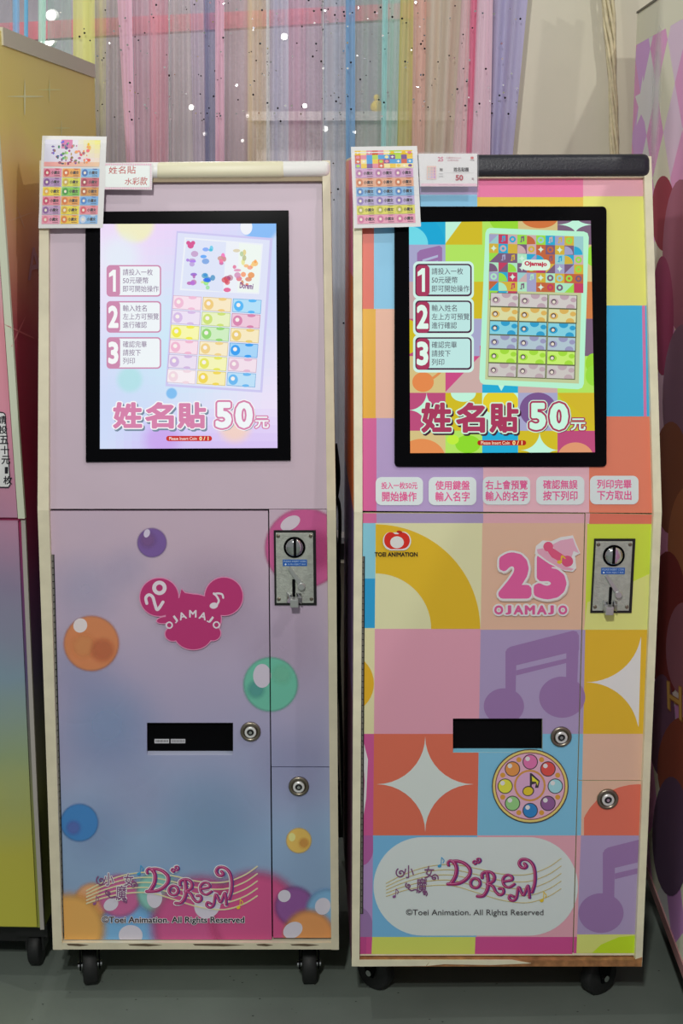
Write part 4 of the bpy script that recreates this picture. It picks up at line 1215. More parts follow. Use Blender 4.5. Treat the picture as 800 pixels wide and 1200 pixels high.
for b, (a1, a2) in zip(PB, (('投入一枚50元', '開始操作'), ('使用鍵盤', '輸入名字'), ('右上會預覽', '輸入的名字'), ('確認無誤', '按下列印'), ('列印完畢', '下方取出'))):
    pr.poly(rrect(*b, 7), d_(198, 212, 210))
    n1, n2 = len(a1), len(a2)
    w1 = 42 if '50' in a1 else (40 if n1 == 4 else 49)
    w2 = 40 if n2 == 4 else 49
    cx = (b[0] + b[2]) / 2
    h1 = 8 if '50' in a1 else 10.5
    for s_, w_, y_, h_ in ((a1, w1, b[1] + (6 if '50' in a1 else 4.5), h1), (a2, w2, b[1] + 17.3, 11)):
        pr.text(s_, (cx - w_ / 2, y_, cx + w_ / 2, y_ + h_), [(.022, d_(205, 80, 135), 0, 0)])
pr.done('printed_lettering', upr)

# left outer side of the right kiosk: printed vinyl
bd = kr.left_board
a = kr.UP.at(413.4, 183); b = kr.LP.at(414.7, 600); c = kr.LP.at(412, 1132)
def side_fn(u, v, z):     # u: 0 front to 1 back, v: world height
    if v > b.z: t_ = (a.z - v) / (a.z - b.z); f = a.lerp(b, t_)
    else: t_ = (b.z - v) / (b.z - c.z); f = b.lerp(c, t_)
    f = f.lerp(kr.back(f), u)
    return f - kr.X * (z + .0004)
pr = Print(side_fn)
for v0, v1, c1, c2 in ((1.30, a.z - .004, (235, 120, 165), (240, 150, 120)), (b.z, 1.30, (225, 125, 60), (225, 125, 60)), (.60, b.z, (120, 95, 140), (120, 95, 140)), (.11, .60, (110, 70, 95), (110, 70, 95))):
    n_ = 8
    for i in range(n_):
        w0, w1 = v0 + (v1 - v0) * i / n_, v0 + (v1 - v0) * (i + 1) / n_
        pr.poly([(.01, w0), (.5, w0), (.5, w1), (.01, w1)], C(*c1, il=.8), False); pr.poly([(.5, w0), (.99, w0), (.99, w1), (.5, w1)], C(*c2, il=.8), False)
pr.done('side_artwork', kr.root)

# ---- right monitor
monr = kr.panel('monitor_bezel', kr.up_.shift(.004), [rrect(462, 242, 710.5, 547, 5, 4)], M['gloss'], .006)
# ngon slab: give the rounded bezel its true outline (wider towards the foot)
pr = Print(on(kr.up_, .0042), [(479, 260.5), (692, 258.5), (697, 530), (480.5, 531)])
def m2(x, y): return (450 + x / 2.857, 230 + y / 2.857)
Q = lambda l: [m2(*p) for p in l]
def sq(x0, y0, x1, y1, rgb, up=False): pr.poly(Q(rect(x0, y0, x1, y1)), SC(*rgb), up)
MI, LG, OL, TL, SL, TA, OR, DP, CR = (190, 240, 215), (175, 225, 95), (205, 185, 35), (30, 170, 210), (165, 165, 200), (210, 190, 130), (205, 125, 70), (120, 95, 120), (185, 75, 120)
X = [70, 205, 328, 448, 580, 720]; Yr = [70, 162, 286, 410, 535, 658, 785, 880]
grid = [[TL, OL, LG, TA, DP], [SL, LG, LG, TA, TA], [(195, 165, 165), OL, OL, OL, OR], [CR, SL, SL, SL, DP], [TA, (200, 170, 165), (200, 170, 165), (200, 170, 165), LG], [CR, OL, MI, SL, OL], [TA, LG, TL, OL, CR]]
for r_ in range(7):
    for c2 in range(5): sq(X[c2], Yr[r_], X[c2 + 1], Yr[r_ + 1], grid[r_][c2])
pr.up()
W = SC(*MI)
kp = Q(rect(70, 70, 205, 162)); pr.poly(Q(ell(85, 162, 118, 110)), SC(20, 165, 210), keep=kp); pr.poly(Q(ell(85, 162, 62, 62)), SC(110, 215, 230), keep=kp)
pr.poly(Q([(205, 70), (270, 70), (205, 158)]), W); pr.poly(Q(ell(470, 70, 120, 70)), SC(150, 215, 50), keep=Q(rect(328, 70, 448, 162))); pr.poly(Q(ell(520, 75, 60, 32)), SC(205, 115, 60), keep=Q(rect(448, 70, 580, 162)))
pr.poly(Q(star4(640, 95, 62, 30)), W)
pr.poly(Q([(110, 190), (120, 180), (185, 165), (194, 172), (194, 240), (180, 240), (180, 215), (128, 228), (128, 260), (110, 260)]), SC(150, 110, 165)); pr.poly(Q([(128, 212), (180, 196), (180, 204), (128, 220)]), SC(175, 180, 210))
pr.poly(Q(ell(70, 470, 52, 60)), SC(205, 185, 30), keep=Q(rect(70, 410, 205, 535)))
pr.poly(Q([(205, 535), (320, 535), (205, 655)]), SC(200, 75, 130)); pr.poly(Q([(320, 500), (345, 500), (320, 540)]), SC(200, 75, 130))
pr.poly(Q(ell(130, 622, 36, 33)), SC(225, 135, 75)); pr.stroke(Q([(158, 612), (175, 600), (188, 588)]), 3, SC(220, 140, 80))
pr.poly(Q(rect(328, 630, 448, 658)), SC(30, 170, 210)); pr.poly(Q([(380, 630), (392, 652), (404, 630)]), W)
pr.poly(Q(star4(142, 716, 60, 60)), W); pr.poly(Q([(205, 658), (328, 658), (205, 780)]), SC(205, 185, 30)); pr.poly(Q(ell(265, 658, 42, 30)), W, keep=Q(rect(205, 658, 328, 785)))
pr.poly(Q(ell(390, 690, 60, 45)), SC(225, 205, 40), keep=Q(rect(328, 658, 448, 785))); pr.poly(Q(ell(515, 715, 62, 58)), SC(120, 85, 140)); pr.poly(Q([(580, 660), (650, 785), (580, 785)]), SC(180, 205, 60))
pr.poly(Q([(580, 658), (720, 658), (720, 785)]), SC(205, 180, 40))
pr.poly(Q(ell(125, 880, 80, 68)), SC(225, 140, 80), keep=Q(rect(70, 785, 205, 880))); pr.poly(Q(ell(280, 830, 42, 30)), SC(140, 215, 40)); pr.poly(Q(ell(230, 815, 20, 16)), SC(190, 235, 60))
pr.poly(Q(star4(520, 850, 64, 62)), W, keep=Q(rect(448, 785, 585, 880))); pr.poly(Q(ell(640, 880, 62, 56)), SC(220, 150, 110), keep=Q(rect(580, 785, 720, 880)))
for y_, rgb in ((200, (150, 215, 60)), (560, (150, 210, 50)), (600, (150, 215, 60))): pr.poly(Q(ell(700, y_, 26, 34)), SC(*rgb))
# step boxes
for k_, (yy, lines) in enumerate(((224, ('請投入一枚', '50元硬幣', '即可開始操作')), (347, ('輸入姓名', '左上方可預覽', '進行確認')), (470, ('確認完畢', '請按下', '列印')))):
    ci = SC(165, 55, 90)
    pr.poly(Q(rrect(97, yy - 6, 300, yy + 120, 18)), SC(205, 238, 228)); pr.poly(Q(rrect(104, yy + 2, 293, yy + 111, 14)), SC(70, 30, 60)); pr.poly(Q(rrect(110, yy + 7, 288, yy + 105, 10)), SC(188, 228, 224))
    pr.poly(Q(rrect(107, yy + 6, 152, yy + 110, 14)), ci)
    if k_ == 0:
        pr.poly([m2(*t_) for t_ in [(112 + .42 * 34, yy + 17), (112 + .72 * 34, yy + 17), (112 + .72 * 34, yy + 96), (112 + .42 * 34, yy + 96)]], SC(222, 245, 232), False); pr.poly([m2(*t_) for t_ in [(112 + .42 * 34, yy + 17), (112 + .6 * 34, yy + 17), (112 + .6 * 34, yy + 34), (112, yy + 44), (112, yy + 30)]], SC(222, 245, 232))
    else: pr.text(str(k_ + 1), m2(109, yy + 16) + m2(148, yy + 97), [(.04, SC(222, 245, 232), 0, 0)], .04)
    for n_, s_ in enumerate(lines):
        w_ = 21 * len(s_) if '50' not in s_ else 87
        pr.text(s_, m2(159, yy + 16 + n_ * 29) + m2(159 + w_, yy + 38 + n_ * 29), [(.004, SC(80, 75, 90), 0, 0)])
# sheet preview, 800x1084 crop of (555,250)-(710,460)
def s2(x, y): return (555 + x / 5.161, 250 + y / 5.161)
T2 = lambda l: [s2(*p) for p in l]
pr.poly(T2([(70, 120), (78, 98), (95, 88), (665, 110), (688, 120), (695, 145), (665, 1030), (655, 1055), (630, 1064), (60, 1035), (40, 1022), (33, 1000)]), SC(180, 238, 205))
pr.poly(T2([(98, 120), (660, 145), (635, 1030), (68, 1005)]), SC(190, 200, 150))
rnd = random.Random(5)
pal = [(40, 165, 205), (150, 215, 70), (205, 175, 60), (200, 170, 170), (160, 160, 195), (120, 90, 120), (190, 100, 60), (170, 225, 190), (190, 60, 95), (150, 200, 200)]
for j in range(7):
    for i in range(10):
        x, y = 92 + i * 57, 125 + j * 57 + i * 1.5
        if y > 470: continue
        a_, b_ = rnd.choice(pal), rnd.choice(pal)
        q4 = [(x, y), (x + 57, y + 1.5), (x + 57, y + 58.5), (x, y + 57)]
        pr.poly(T2(q4), SC(*a_), False); pr.z += Print.STEP
        s_ = rnd.randint(0, 4); cxx, cyy = x + 28, y + 29
        if s_ == 0: pr.poly(T2(star4(cxx, cyy, 22, 24)), SC(205, 235, 215), False)
        elif s_ == 1: pr.poly(T2(ell(cxx, cyy, 20, 20, n=14)), SC(*b_), False); pr.z += Print.STEP; pr.poly(T2(ell(cxx, cyy, 9, 9, n=10)), SC(*a_), False); pr.z -= Print.STEP
        elif s_ == 2: pr.poly(T2([q4[0], q4[1], q4[3]]), SC(*b_), False)
        elif s_ == 3: pr.poly(T2([(cxx - 14, cyy + 14), (cxx - 6, cyy + 8), (cxx - 6, cyy - 18), (cxx + 14, cyy - 22), (cxx + 14, cyy + 8), (cxx + 6, cyy + 14), (cxx + 6, cyy - 10), (cxx, cyy - 8), (cxx, cyy + 18)]), SC(*b_), False)
        else: pr.poly(T2(ell(q4[3][0] + 2, q4[3][1] - 2, 50, 50, -90, 0, 8) + [(q4[3][0], q4[3][1])]), SC(*b_), False)
        pr.z -= Print.STEP
pr.z += 4 * Print.STEP
pr.poly(T2(rrect(290, 280, 462, 345, 30)), SC(215, 240, 220)); pr.text('Ojamajo', T2([(308, 290), (440, 294), (440, 326), (308, 322)]), [(.05, SC(190, 40, 75), 0, 0)])
rows = [((205, 200, 195), (185, 160, 170)), ((215, 215, 160), (215, 175, 90)), ((130, 205, 220), (45, 155, 200)), ((175, 195, 205), (150, 150, 185)), ((195, 235, 110), (160, 215, 60)), ((200, 195, 190), (185, 165, 170))]
for r_ in range(6):
    for c2 in range(3):
        x, y = 104 + c2 * 176 - r_ * 2.6, 482 + r_ * 85 + c2 * 6
        l1, l2 = rows[r_]
        q4 = [(x, y), (x + 165, y + 5), (x + 163, y + 82), (x - 3, y + 77)]
        pr.poly(T2([(q4[0][0] - 3, q4[0][1] - 3), (q4[1][0] + 5, q4[1][1] - 3), (q4[2][0] + 6, q4[2][1] + 6), (q4[3][0] - 3, q4[3][1] + 5)]), SC(95, 100, 70), False); pr.z += Print.STEP
        pr.poly(T2(q4), SC(*l1), False); pr.z += Print.STEP
        kq = T2(q4)
        for ex, ey, er in ((92, 8, 28), (128, 76, 26), (146, 30, 18), (30, 42, 26)): pr.poly(T2(ell(x + ex, y + ey, er, er * .8, n=16)), SC(*l2), False, kq)
        pr.z += Print.STEP
        pr.poly(T2(ell(x + 28, y + 40, 15, 15, n=12)), SC(60, 50, 60), False); pr.z += Print.STEP; pr.poly(T2(ell(x + 28, y + 42, 10, 10, n=12)), SC(225, 215, 200), False); pr.z -= 4 * Print.STEP
pr.z += 5 * Print.STEP
CRM = SC(165, 55, 90)
title(pr, [('姓', m2(124, 690) + m2(226, 792)), ('名', m2(240, 690) + m2(338, 792)), ('貼', m2(352, 690) + m2(450, 792)), ('5', m2(483, 688) + m2(545, 786)), ('0', m2(550, 688) + m2(620, 786)), ('元', m2(622, 742) + m2(676, 786))], CRM, SC(205, 238, 215), SC(60, 25, 50), SC(200, 242, 220))
pr.poly(Q(rrect(312, 817, 475, 834, 8)), SC(175, 35, 25)); pr.text('Please Insert Coin', m2(324, 820) + m2(420, 831), [(.01, SC(240, 220, 190), 0, 0)]); pr.text('0 / 1', m2(430, 819) + m2(462, 832), [(.03, SC(255, 225, 150), 0, 0)])
pr.done('display', monr, M['screen'])

# ---------------------------------------------------------------- sample sheets and price cards taped over the headers
def sheet(k, label, corners, curl, off):
    """laminated A5 sheet on a plane just in front of the header; the upper edge curls back"""
    pl = k.UP.shift(off)
    tl, tr_, br, bl = corners
    t = empty('sample_sticker_sheet', pl.at(*bl), k.root.rotation_euler.z, label, 'sticker sheet', 'laminated sample sheets on the kiosk headers')
    def fn(u, v, z):
        x = (tl[0] * (1 - u) + tr_[0] * u) * (1 - v) + (bl[0] * (1 - u) + br[0] * u) * v
        y = (tl[1] * (1 - u) + tr_[1] * u) * (1 - v) + (bl[1] * (1 - u) + br[1] * u) * v
        bend = curl * max(0, (.11 - v) / .11) ** 2
        return pl.at(x, y, z - bend)
    n = 14
    me_v, me_f = [], []
    for zz in (.0, -.0008):
        for j in range(n + 1):
            for i in range(5): me_v.append(tuple(fn(i / 4, j / n, zz)))
    S = (n + 1) * 5
    for s_ in (0, 1):
        for j in range(n):
            for i in range(4):
                a = s_ * S + j * 5 + i
                me_f.append((a, a + 1, a + 6, a + 5))
    for j in range(n): me_f += [(j * 5, j * 5 + 5, S + j * 5 + 5, S + j * 5), (j * 5 + 4, j * 5 + 9, S + j * 5 + 9, S + j * 5 + 4)]
    me_f += [(i, i + 1, S + i + 1, S + i) for i in range(4)] + [(n * 5 + i, n * 5 + i + 1, S + n * 5 + i + 1, S + n * 5 + i) for i in range(4)]
    me = bpy.data.meshes.new('sheet'); me.from_pydata(me_v, [], me_f)
    link('laminated_sheet', me, M['laminate'], t)
    return t, fn

# left sheet
KS = .85
s_c = lambda *a: C(*a[:3], KS, a[3] if len(a) > 3 else 1.0)
t, fn = sheet(kl, 'laminated sheet of bright name stickers hanging on the left kiosk header', [(49.5, 159), (125, 160), (120.5, 267), (45, 267.5)], .012, .0085)
def grid_print(tf_cells, name_cols, root, fn, dark):
    for (x0, y0, x1, y1), col, dot in tf_cells:
        pr = Print(fn, base=.0006)
        nx_ = 2
        pr.poly(rect(x0, y0, (x0 + x1) / 2, y1), s_c(*col), False); pr.poly(rect((x0 + x1) / 2, y0, x1, y1), s_c(*col)); w_, h_ = x1 - x0, y1 - y0
        pr.poly(ell(x0 + w_ * .2, y0 + h_ * .5, w_ * .17, h_ * .42, n=14), s_c(*dot)); pr.poly(ell(x0 + w_ * .2, y0 + h_ * .5, w_ * .07, h_ * .17, n=10), s_c(235, 220, 200))
        pr.poly(ell(x0 + w_ * .75, y0 + h_ * .04, w_ * .14, h_ * .12, n=10), s_c(*dot), keep=rect(x0, y0, x1, y1)); 
        pr.text('小魔女', (x0 + w_ * .42, y0 + h_ * .28, x0 + w_ * .90, y0 + h_ * .66), [(.035, s_c(40, 30, 40), 0, 0)])
        pr.poly(rect(x0 + w_ * .6, y0 + h_ * .80, x0 + w_ * .9, y0 + h_ * .87), s_c(*[v * .6 for v in dot]))
        pr.done('name_sticker', root)
colsL = [[((215, 130, 160), (185, 50, 85)), ((225, 160, 70), (200, 100, 40)), ((120, 175, 220), (50, 100, 170))], [((175, 140, 190), (120, 70, 140)), ((205, 205, 60), (190, 160, 60)), ((190, 85, 105), (150, 30, 60))],
         [((235, 210, 50), (220, 170, 60)), ((120, 190, 70), (50, 140, 50)), ((200, 140, 60), (170, 90, 40))], [((225, 130, 150), (190, 60, 100)), ((225, 155, 70), (205, 110, 50)), ((110, 165, 215), (60, 120, 190))],
         [((185, 150, 190), (130, 90, 150)), ((220, 205, 50), (205, 160, 50)), ((215, 130, 145), (200, 80, 90))], [((225, 150, 175), (215, 120, 140)), ((235, 190, 50), (215, 120, 50)), ((120, 170, 215), (190, 200, 220))]]
cells = []
for r_ in range(6):
    for c2 in range(3):
        x0, y0 = .045 + c2 * .292, .352 + r_ * .1015
        cells.append(((x0, y0, x0 + .280, y0 + .094), *colsL[r_][c2]))
grid_print(cells, None, t, fn, None)
pr = Print(fn, base=.0005)
for i in range(10):
    for j in range(6):
        u, v = i / 10, j / 6
        col = (205 + 25 * u, 205 + 20 * u * (1 - v), 225 - 110 * max(0, u - .5) * 2 * (1 - v)) if not (.25 < u < .5 and v < .3) else (205, 120, 165)
        if v > .8: col = (225, 150 + 40 * u, 150)
        pr.poly(rect(.045 + u * .86, .04 + v * .29, .045 + (u + .1) * .86, .04 + (v + 1 / 6) * .29), s_c(*[min(255, q) for q in col]), False)
pr.up()
rnd = random.Random(8)
for (x, y, col) in ((.22, .14, (60, 60, 110)), (.36, .11, (60, 80, 150)), (.48, .15, (180, 60, 80)), (.60, .16, (150, 60, 80)), (.70, .13, (200, 110, 60)), (.28, .25, (60, 50, 90)), (.42, .25, (150, 50, 60)), (.55, .26, (120, 50, 90)), (.68, .24, (200, 90, 60)), (.34, .22, (90, 150, 80))):
    for _ in range(7): pr.poly(ell(x + rnd.uniform(-.06, .06), y + rnd.uniform(-.05, .05), rnd.uniform(.010, .028), rnd.uniform(.008, .02), n=8), s_c(*[max(0, min(255, q + rnd.uniform(-40, 90))) for q in col]), False)
pr.done('printed_artwork', t)

# right sheet
t, fn = sheet(kr, 'laminated sheet of pastel name stickers curling over the right kiosk header', [(411, 172), (488.5, 171), (493, 265.5), (414.5, 267.5)], .022, .0095)
rc = [((195, 150, 190), (170, 110, 160)), ((215, 160, 130), (190, 110, 70)), ((120, 170, 210), (70, 120, 180)), ((180, 165, 205), (130, 110, 170)), ((210, 205, 85), (170, 170, 60)), ((220, 150, 175), (195, 110, 150))]
cells = []
for r_ in range(6):
    for c2 in range(3):
        x0, y0 = .055 + c2 * .290, .275 + r_ * .113
        cells.append(((x0, y0, x0 + .287, y0 + .109), *rc[r_]))
grid_print(cells, None, t, fn, None)
pr = Print(fn, base=.0005)
rnd = random.Random(21)
pal = [(60, 150, 210), (170, 205, 70), (225, 190, 60), (215, 130, 150), (160, 120, 185), (110, 70, 140), (200, 90, 60), (230, 215, 150)]
for i in range(10):
    for j in range(4):
        x0, y0 = .055 + i * .087, .05 + j * .054
        pr.poly(rect(x0, y0, x0 + .087, y0 + .054), s_c(*rnd.choice(pal)), False)
pr.up()
for i in range(10):
    for j in range(4):
        x0, y0 = .055 + i * .087, .05 + j * .054
        s_ = rnd.randint(0, 3)
        if s_ == 0: pr.poly(ell(x0 + .043, y0 + .027, .03, .018, n=12), s_c(*rnd.choice(pal)), False)
        elif s_ == 1: pr.poly(star4(x0 + .043, y0 + .027, .036, .022), s_c(235, 230, 220), False)
pr.done('printed_artwork', t)

# handwritten card
pl = kl.UP.shift(.0082)
t = empty('handwritten_price_card', pl.at(150, 222), kl.root.rotation_euler.z, 'small white card with red handwriting taped on the left kiosk header', 'price card')
bm = bmesh.new(); slab(bm, pl, [(121, 190.5), (179, 191.5), (178, 222.5), (118.5, 222)], .0012); bm_link('card', bm, M['laminate'], t, bevel=.0004)
pr = Print(on(pl))
for i in range(26):
    u = i / 26
    for y_, dy in ((191.6, 2.2), (219.6, 2.2)): pr.poly([(121.5 + u * 56, y_), (121.5 + (u + .02) * 56, y_), (121.5 + (u + .02) * 56, y_ + dy), (121.5 + u * 56, y_ + dy)], s_c(225, 160, 190), False)
for i in range(13):
    v = i / 13
    for x_ in (120.6, 176): pr.poly(rect(x_, 192 + v * 29, x_ + 1.6, 192.9 + v * 29), s_c(225, 165, 195), False)
pr.up(); pr.poly(rrect(123.5, 194, 175, 219.2, 2), s_c(222, 236, 228))
rd = s_c(175, 35, 35)
pr.text('姓名貼', [(128, 195.5), (159, 194), (159, 203.5), (127, 203.5)], [(.008, rd, 0, 0)]); pr.text('水彩款', [(146.5, 209), (173, 207), (172, 217), (146, 216.5)], [(.008, rd, 0, 0)])
pr.done('handwriting', t)
# printed price card in a clear holder
pl = kr.UP.shift(.0088)
t = empty('printed_price_card', pl.at(525, 216), kr.root.rotation_euler.z, 'grey white printed price card reading 50 on the dark padded header', 'price card')
clear = bpy.data.materials.new('clear_sleeve'); clear.use_nodes = True; g = clear.node_tree.nodes['Principled BSDF']; g.inputs['Alpha'].default_value = .08; g.inputs['Roughness'].default_value = .08; g.inputs['Base Color'].default_value = (.9, .9, .95, 1)
bm = bmesh.new(); slab(bm, pl, [(490, 180), (559, 180), (559, 218.5), (492, 218.5)], .0012); bm_link('card', bm, M['laminate'], t)
bm = bmesh.new(); slab(bm, pl.shift(.0022), [(483, 178), (561, 178.5), (561, 229), (486, 229)], .0006); bm_link('clear_sleeve', bm, clear, t)
pr = Print(on(pl))
pr.poly(rect(493, 215, 558.5, 218.3), s_c(225, 190, 205)); pr.text('©Toei Animation. All Rights Reserved', (514, 215.9, 542, 217.3), [(0, s_c(150, 110, 130), 0, 0)])
pr.text('25', (513, 184, 519, 189), [(.03, s_c(205, 110, 140), 0, 0)]); pr.text('小魔女Doremi', (522, 183.6, 540, 186), [(.0, s_c(190, 120, 140), 0, 0)]); pr.text('25周年款', (524, 186.8, 537, 189), [(0, s_c(190, 120, 140), 0, 0)])
pr.poly(ell(553, 185, 2, 1.6, n=10), s_c(200, 80, 80)); pr.text('TOEI', (550.5, 187.2, 555.5, 188.4), [(.02, s_c(120, 90, 90), 0, 0)])
pr.text('貨號', (515, 197, 518.5, 200.5), [(.02, s_c(70, 60, 60), 0, 0)]); pr.text('姓名貼機', (531.5, 196.2, 549, 201), [(.03, s_c(50, 45, 45), 0, 0)]); pr.text('50', (534, 205.2, 542.2, 211.2), [(.045, s_c(170, 35, 60), 0, 0)]); pr.text('元', (552.5, 208.5, 555, 211), [(.02, s_c(110, 60, 70), 0, 0)])
pr.poly(rect(520, 202.2, 555, 202.5), s_c(190, 190, 190))
pr.poly(rect(500, 194.5, 511, 210), s_c(225, 190, 180))
for i in range(3):
    for j in range(4): pr.poly(rect(501 + i * 3.3, 196 + j * 3.4, 503.6 + i * 3.3, 198.8 + j * 3.4), s_c(190, 190 - 20 * i, 170 + 10 * j), False)
for y_ in (203.5, 206.5): pr.poly(rect(514, y_, 519, y_ + .6), s_c(150, 150, 150), False)
pr.done('printed_lettering', t)

# ================================================================ left neighbour cabinet
nd = hdir(458)
SP = ztop(52, 1087, .10)
nX = V((nd.y, -nd.x, 0))
SIDE = Plane(SP, nX)                       # its right-hand side
t = empty('game_cabinet', V((SP.x - .3, SP.y, 0)), atan2(-nd.x, nd.y), 'tall pink and yellow printed cabinet at the left edge of the picture', 'game cabinet')
lk = t
prof = [(-4, 120), (8, 290), (30, 612), (44, 935), (52, 1087)]
pts = [SIDE.at(*p) for p in prof]
fr = [(max(0, 0), p) for p in pts]
u_of = lambda p: (p - SP).dot(nd)
DN = .54
topz = SIDE.at(108, 78).z; DN = u_of(SIDE.at(110, 82))
front = [(u_of(p), p.z) for p in pts]
slope = (front[0][0] - front[1][0]) / (front[0][1] - front[1][1])
front = [(front[0][0] + slope * (topz - front[0][1]), topz)] + front
WN = .62
def pt(u, z, wd): return SP + nd * u + V((0, 0, z - SP.z)) - nX * wd
bm = bmesh.new()
vr = [bm.verts.new(pt(u + (.006 if 0 < i < 0 else 0), z, .0)) for i, (u, z) in enumerate(front)] + [bm.verts.new(pt(DN, .10, 0)), bm.verts.new(pt(DN, topz, 0))]
vl = [bm.verts.new(pt(u, z, WN)) for u, z in front] + [bm.verts.new(pt(DN, .10, WN)), bm.verts.new(pt(DN, topz, WN))]
bm.faces.new(vr[::-1]); bm.faces.new(vl)
for i in range(len(vr)):
    j = (i + 1) % len(vr)
    bm.faces.new((vr[i], vr[j], vl[j], vl[i]))
KN = .62
n_ = lambda r, g, b, a=1.0: C(r, g, b, KN, a)
side_m = ramp_mat('yellow_to_crimson_print', [(0, n_(135, 140, 60)), (.14, n_(120, 125, 70)), (.30, n_(85, 75, 110)), (.42, n_(105, 55, 100)), (.55, n_(150, 25, 65)), (.68, n_(165, 60, 85)), (.80, n_(205, 150, 120)), (.90, n_(242, 182, 90)), (1, n_(240, 184, 100))], .10, 1.68, .42, .16, 3)
bm_link('cabinet_body', bm, side_m, lk)
# front face panels: upper (with rounded lower corner) and lower
front_m = ramp_mat('pastel_front_print', [(0, n_(170, 165, 60)), (.10, n_(165, 160, 65)), (.22, n_(130, 145, 110)), (.34, n_(115, 135, 150)), (.44, n_(125, 115, 140)), (.53, n_(165, 120, 145)), (.62, n_(195, 130, 150)), (.75, n_(200, 130, 140)), (.9, n_(225, 190, 195)), (1, n_(235, 220, 215))], .10, 1.60, .4, .12, 4)
def strip_panel(name, i0, z0, i1, z1, m, w0, w1, th):
    bm = bmesh.new()
    ks = [z0] + [z for _, z in front if z1 < z < z0] + [z1]
    def uu(z):
        for (ua, za), (ub, zb) in zip(front, front[1:]):
            if zb <= z <= za: return ua + (ub - ua) * (za - z) / (za - zb)
        return front[-1][0]
    for za, zb in zip(ks, ks[1:]):
        A = [pt(uu(za) - .001, za, w0), pt(uu(za) - .001, za, w1), pt(uu(zb) - .001, zb, w1), pt(uu(zb) - .001, zb, w0)]
        hexa(bm, [p - nd * th for p in A], A)
    return bm_link(name, bm, m, lk), uu
zk = SIDE.at(28, 609).z
upn, uu = strip_panel('front_panel', 0, topz - .01, 0, zk + .003, front_m, .012, WN - .012, .006)
lpn, _ = strip_panel('lower_door', 0, zk - .003, 0, .105, front_m, .012, WN - .012, .006)
strip_panel('corner_trim', 0, topz - .005, 0, zk + .002, mat('pale_green_trim', n_(185, 190, 170), .4), -.002, .010, .010)
strip_panel('corner_trim', 0, zk - .002, 0, .10, mat('dull_trim', n_(150, 145, 140), .4), -.0015, .006, .007)
bm = bmesh.new(); A = [(.0, topz + .006), (DN, topz + .006), (DN, topz - .022), (.0, topz - .022)]
hexa(bm, [pt(u, z, -.003) for u, z in A], [pt(u, z, WN) for u, z in A])
bm_link('top_rim', bm, mat('pale_rim', C(190, 185, 165, .8), .5), lk)
# printed marks on the side: sparkles and a script initial
def sparkle(x, y, r_, col, tilt=0):
    pr = Print(lambda x, y, z: SIDE.at(x, y, z), base=.0008)
    for a in (tilt, tilt + 90):
        dx, dy = r_ * sin(R(a)), r_ * cos(R(a))
        pr.stroke([(x - dx, y - dy), (x, y), (x + dx, y + dy)], max(.8, r_ * .09), col, sm=True, taper=True)
    pr.done('printed_sparkle', lk)
for q_ in ((29, 113, 22, n_(235, 205, 150)), (58, 105, 14, n_(240, 205, 130)), (72, 150, 10, n_(235, 205, 140)), (24, 254, 15, n_(210, 165, 150), 20), (22, 388, 20, n_(200, 120, 130), -25)): sparkle(*q_)
pr = Print(lambda x, y, z: SIDE.at(x, y, z), base=.0008)
pr.text('Ai', [(31, 292), (52, 288), (54, 322), (33, 328)], [(.01, n_(165, 120, 145), 0, 0)])
pr.done('printed_artwork', lk)
# vertical notice on the front
FQ0, FQ1 = pt(uu(zk + .02) - .008, zk + .02, 0), pt(uu(zk + .3) - .008, zk + .3, 0)
nf = nX.cross(FQ1 - FQ0).normalized()
if nf.dot(nd) > 0: nf = -nf
FPn = Plane(FQ0, nf)
pr = Print(on(FPn), base=.0008)
pr.poly([(-34, 478), (4, 483), (6.5, 485), (12.5, 568), (10, 572), (-30, 571)], n_(40, 35, 45)); pr.poly([(-33, 480), (4, 484.5), (5.7, 486.5), (11.4, 567.5), (9.5, 570.5), (-29, 569.5)], n_(205, 205, 212))
for i, ch in enumerate('請投五十元1枚'):
    x, y = -2.4 + i * 1.12, 487.2 + i * 11.8
    if ch == '1': b_ = (x + 2.4, y + 1, x + 6.2, y + 8.8)
    else: b_ = (x - .2, y, x + 9.6, y + 9.4)
    pr.text(ch, b_, [(.02 if ch != '1' else .0, n_(30, 28, 35), 0, 0)])
pr.done('printed_notice', upn)
for x_, y_ in ((.03, .05), (.56, .05), (.03, .44), (.56, .44)):
    o = pt(y_, .0, x_); r_ = .035
    bm = bmesh.new(); lathe(bm, V((o.x - .01, o.y, r_)), (1, 0, 0), [(r_ * .9, 0), (r_, .003), (r_, .02), (r_ * .9, .023)], 24)
    c = bm_link('caster', bm, M['rubber'], lk, True)
    bm = bmesh.new(); box(bm, (o.x, o.y, .085), (.06, .06, .03)); box(bm, (o.x - .014, o.y, .06), (.004, .035, .05)); box(bm, (o.x + .017, o.y, .06), (.004, .035, .05)); bm_link('fork', bm, M['black'], c)
bm = bmesh.new(); hexa(bm, [pt(u, .101, w_) for u, w_ in ((.03, .02), (DN, .02), (DN, WN), (.03, WN))], [pt(u, .055, w_) for u, w_ in ((.03, .02), (DN, .02), (DN, WN), (.03, WN))])
bm_link('plinth', bm, M['black'], lk)

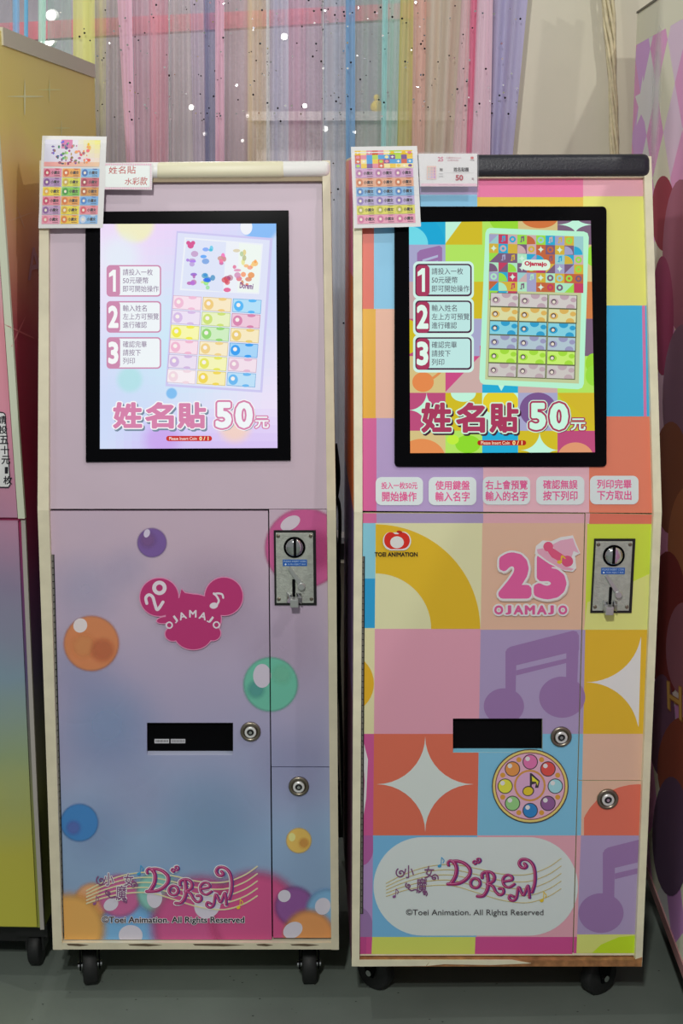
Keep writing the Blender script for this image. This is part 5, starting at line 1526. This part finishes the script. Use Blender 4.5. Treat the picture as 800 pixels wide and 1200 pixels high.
# ================================================================ right neighbour cabinet
SR = ztop(757, 1025, .10)
RS = Plane(SR, -nX)
rt = RS.at(747, 16)
rb = (rt - SR).dot(nd)
rf = -1.15
hz = rt.z
t = empty('game_cabinet', V((SR.x + .3, SR.y, 0)), atan2(-nd.x, nd.y), 'tall cabinet with pink and lilac diamond print at the right edge', 'game cabinet')
def pr_(u, z, wd): return SR + nd * u + V((0, 0, z - SR.z)) + nX * wd
KD = .62
e_ = lambda r, g, b, a=1.0: C(r, g, b, KD, a)
bm = bmesh.new(); A = [(rf, .10), (rb, .10), (rb, hz), (rf, hz)]
hexa(bm, [pr_(u, z, 0) for u, z in A], [pr_(u, z, .6) for u, z in A])
bm_link('cabinet_body', bm, mat('lilac_side_vinyl', e_(190, 160, 185), .6, spec=.08), t)
bm = bmesh.new(); hexa(bm, [pr_(u, z, -.003) for u, z in ((rf, .10), (rb, .10), (rb, .122), (rf, .122))], [pr_(u, z, .001) for u, z in ((rf, .10), (rb, .10), (rb, .122), (rf, .122))])
bm_link('foot_trim', bm, mat('rosy_trim', e_(150, 110, 110), .35), t)
bm = bmesh.new(); hexa(bm, [pr_(u, z, -.003) for u, z in ((rf, hz), (rb, hz), (rb, hz + .004), (rf, hz + .004))], [pr_(u, z, .6) for u, z in ((rf, hz), (rb, hz), (rb, hz + .004), (rf, hz + .004))])
bm_link('top_edge', bm, M['black'], t)
bm = bmesh.new(); hexa(bm, [pr_(u, z, .06) for u, z in ((rf + .05, .0), (rb - .05, .0), (rb - .05, .10), (rf + .05, .10))], [pr_(u, z, .54) for u, z in ((rf + .05, .0), (rb - .05, .0), (rb - .05, .10), (rf + .05, .10))])
bm_link('plinth', bm, M['black'], t)
pr = Print(lambda x, y, z: pr_(x, y, -z), rect(rf, .122, rb, hz), base=.0006)
dw, dh = .19, .17
pal = [(222, 145, 185), (190, 150, 200), (235, 210, 180), (212, 180, 212), (235, 205, 205), (180, 130, 185)]
rnd = random.Random(2)
for j in range(-1, 26):
    for i in range(-14, 9):
        cx, cz = i * dw + (j % 2) * dw / 2, .1 + j * dh / 2
        if cx < rf - .1 or cx > rb + .1 : continue
        col = pal[(i * 2 + j * 3 + (i * j) % 2) % 6]
        pr.poly([(cx - dw / 2, cz), (cx, cz - dh / 2), (cx + dw / 2, cz), (cx, cz + dh / 2)], e_(*col), False)
pr.up()
pr.poly(rect(rf, hz - .064, rb, hz), e_(225, 210, 180)) 
zz = lambda x, y: ((RS.at(x, y) - SR).dot(nd), RS.at(x, y).z)
pr.soft(*zz(769, 112), .06, e_(250, 240, 245), .8, .8, ry=.16)
s5 = []
for k in range(10):
    a = R(-90 + 36 * k); r_ = .055 if k % 2 == 0 else .024
    u0, z0 = zz(752, 120)
    s5.append((u0 + r_ * 1.7 * cos(a), z0 - r_ * sin(a)))
pr.poly(s5, e_(245, 235, 240))
pr.done('printed_artwork', t, M['ink_matte'])
pr = Print(lambda x, y, z: RS.at(x, y, z + .0010), base=0.0)   # plain rounded shapes in the printed figures' colours, painted dark to deepen the side's shade
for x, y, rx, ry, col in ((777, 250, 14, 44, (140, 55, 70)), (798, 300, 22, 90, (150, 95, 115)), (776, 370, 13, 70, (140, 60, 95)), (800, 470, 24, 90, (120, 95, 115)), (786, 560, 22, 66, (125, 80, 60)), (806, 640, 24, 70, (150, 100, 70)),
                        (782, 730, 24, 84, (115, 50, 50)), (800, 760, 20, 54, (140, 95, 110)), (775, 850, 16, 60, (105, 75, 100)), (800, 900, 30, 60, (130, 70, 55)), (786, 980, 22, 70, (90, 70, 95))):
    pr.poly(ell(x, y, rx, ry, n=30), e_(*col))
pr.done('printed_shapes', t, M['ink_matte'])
pr = Print(lambda x, y, z: RS.at(x, y, z + .0022), base=0.0)
pr.text('Ha', [(781, 798), (812, 812), (812, 858), (782, 830)], [(.03, e_(150, 95, 40), .4, .4), (.0, e_(215, 165, 80), 0, 0)])
pr.done('printed_lettering', t)

# cables hanging in the gap between the kiosks
for n_k, (a, lb, r_) in enumerate((([(392, 520), (396, 560), (391, 610), (397, 700), (393, 860), (399, 1000), (396, 1080)], 'black power cable looping down behind the gap between the kiosks', .0055),
                 ([(396, 545), (389, 575), (398, 600), (396, 720), (401, 900), (404, 1040)], 'second black cable, thinner, hanging beside the looped one', .004))):
    pl = Plane((0, 3.0 + n_k * .03, 0), (0, -1, 0))
    bm = bmesh.new(); P_ = [pl.at(*p) for p in smooth_line(a, 6)]; tube(bm, [p for p in P_ if p.z > .02], r_, 8)
    setp(bm_link('power_cable', bm, M['rubber'], None, True, origin=P_[-1]), lb, 'cable')
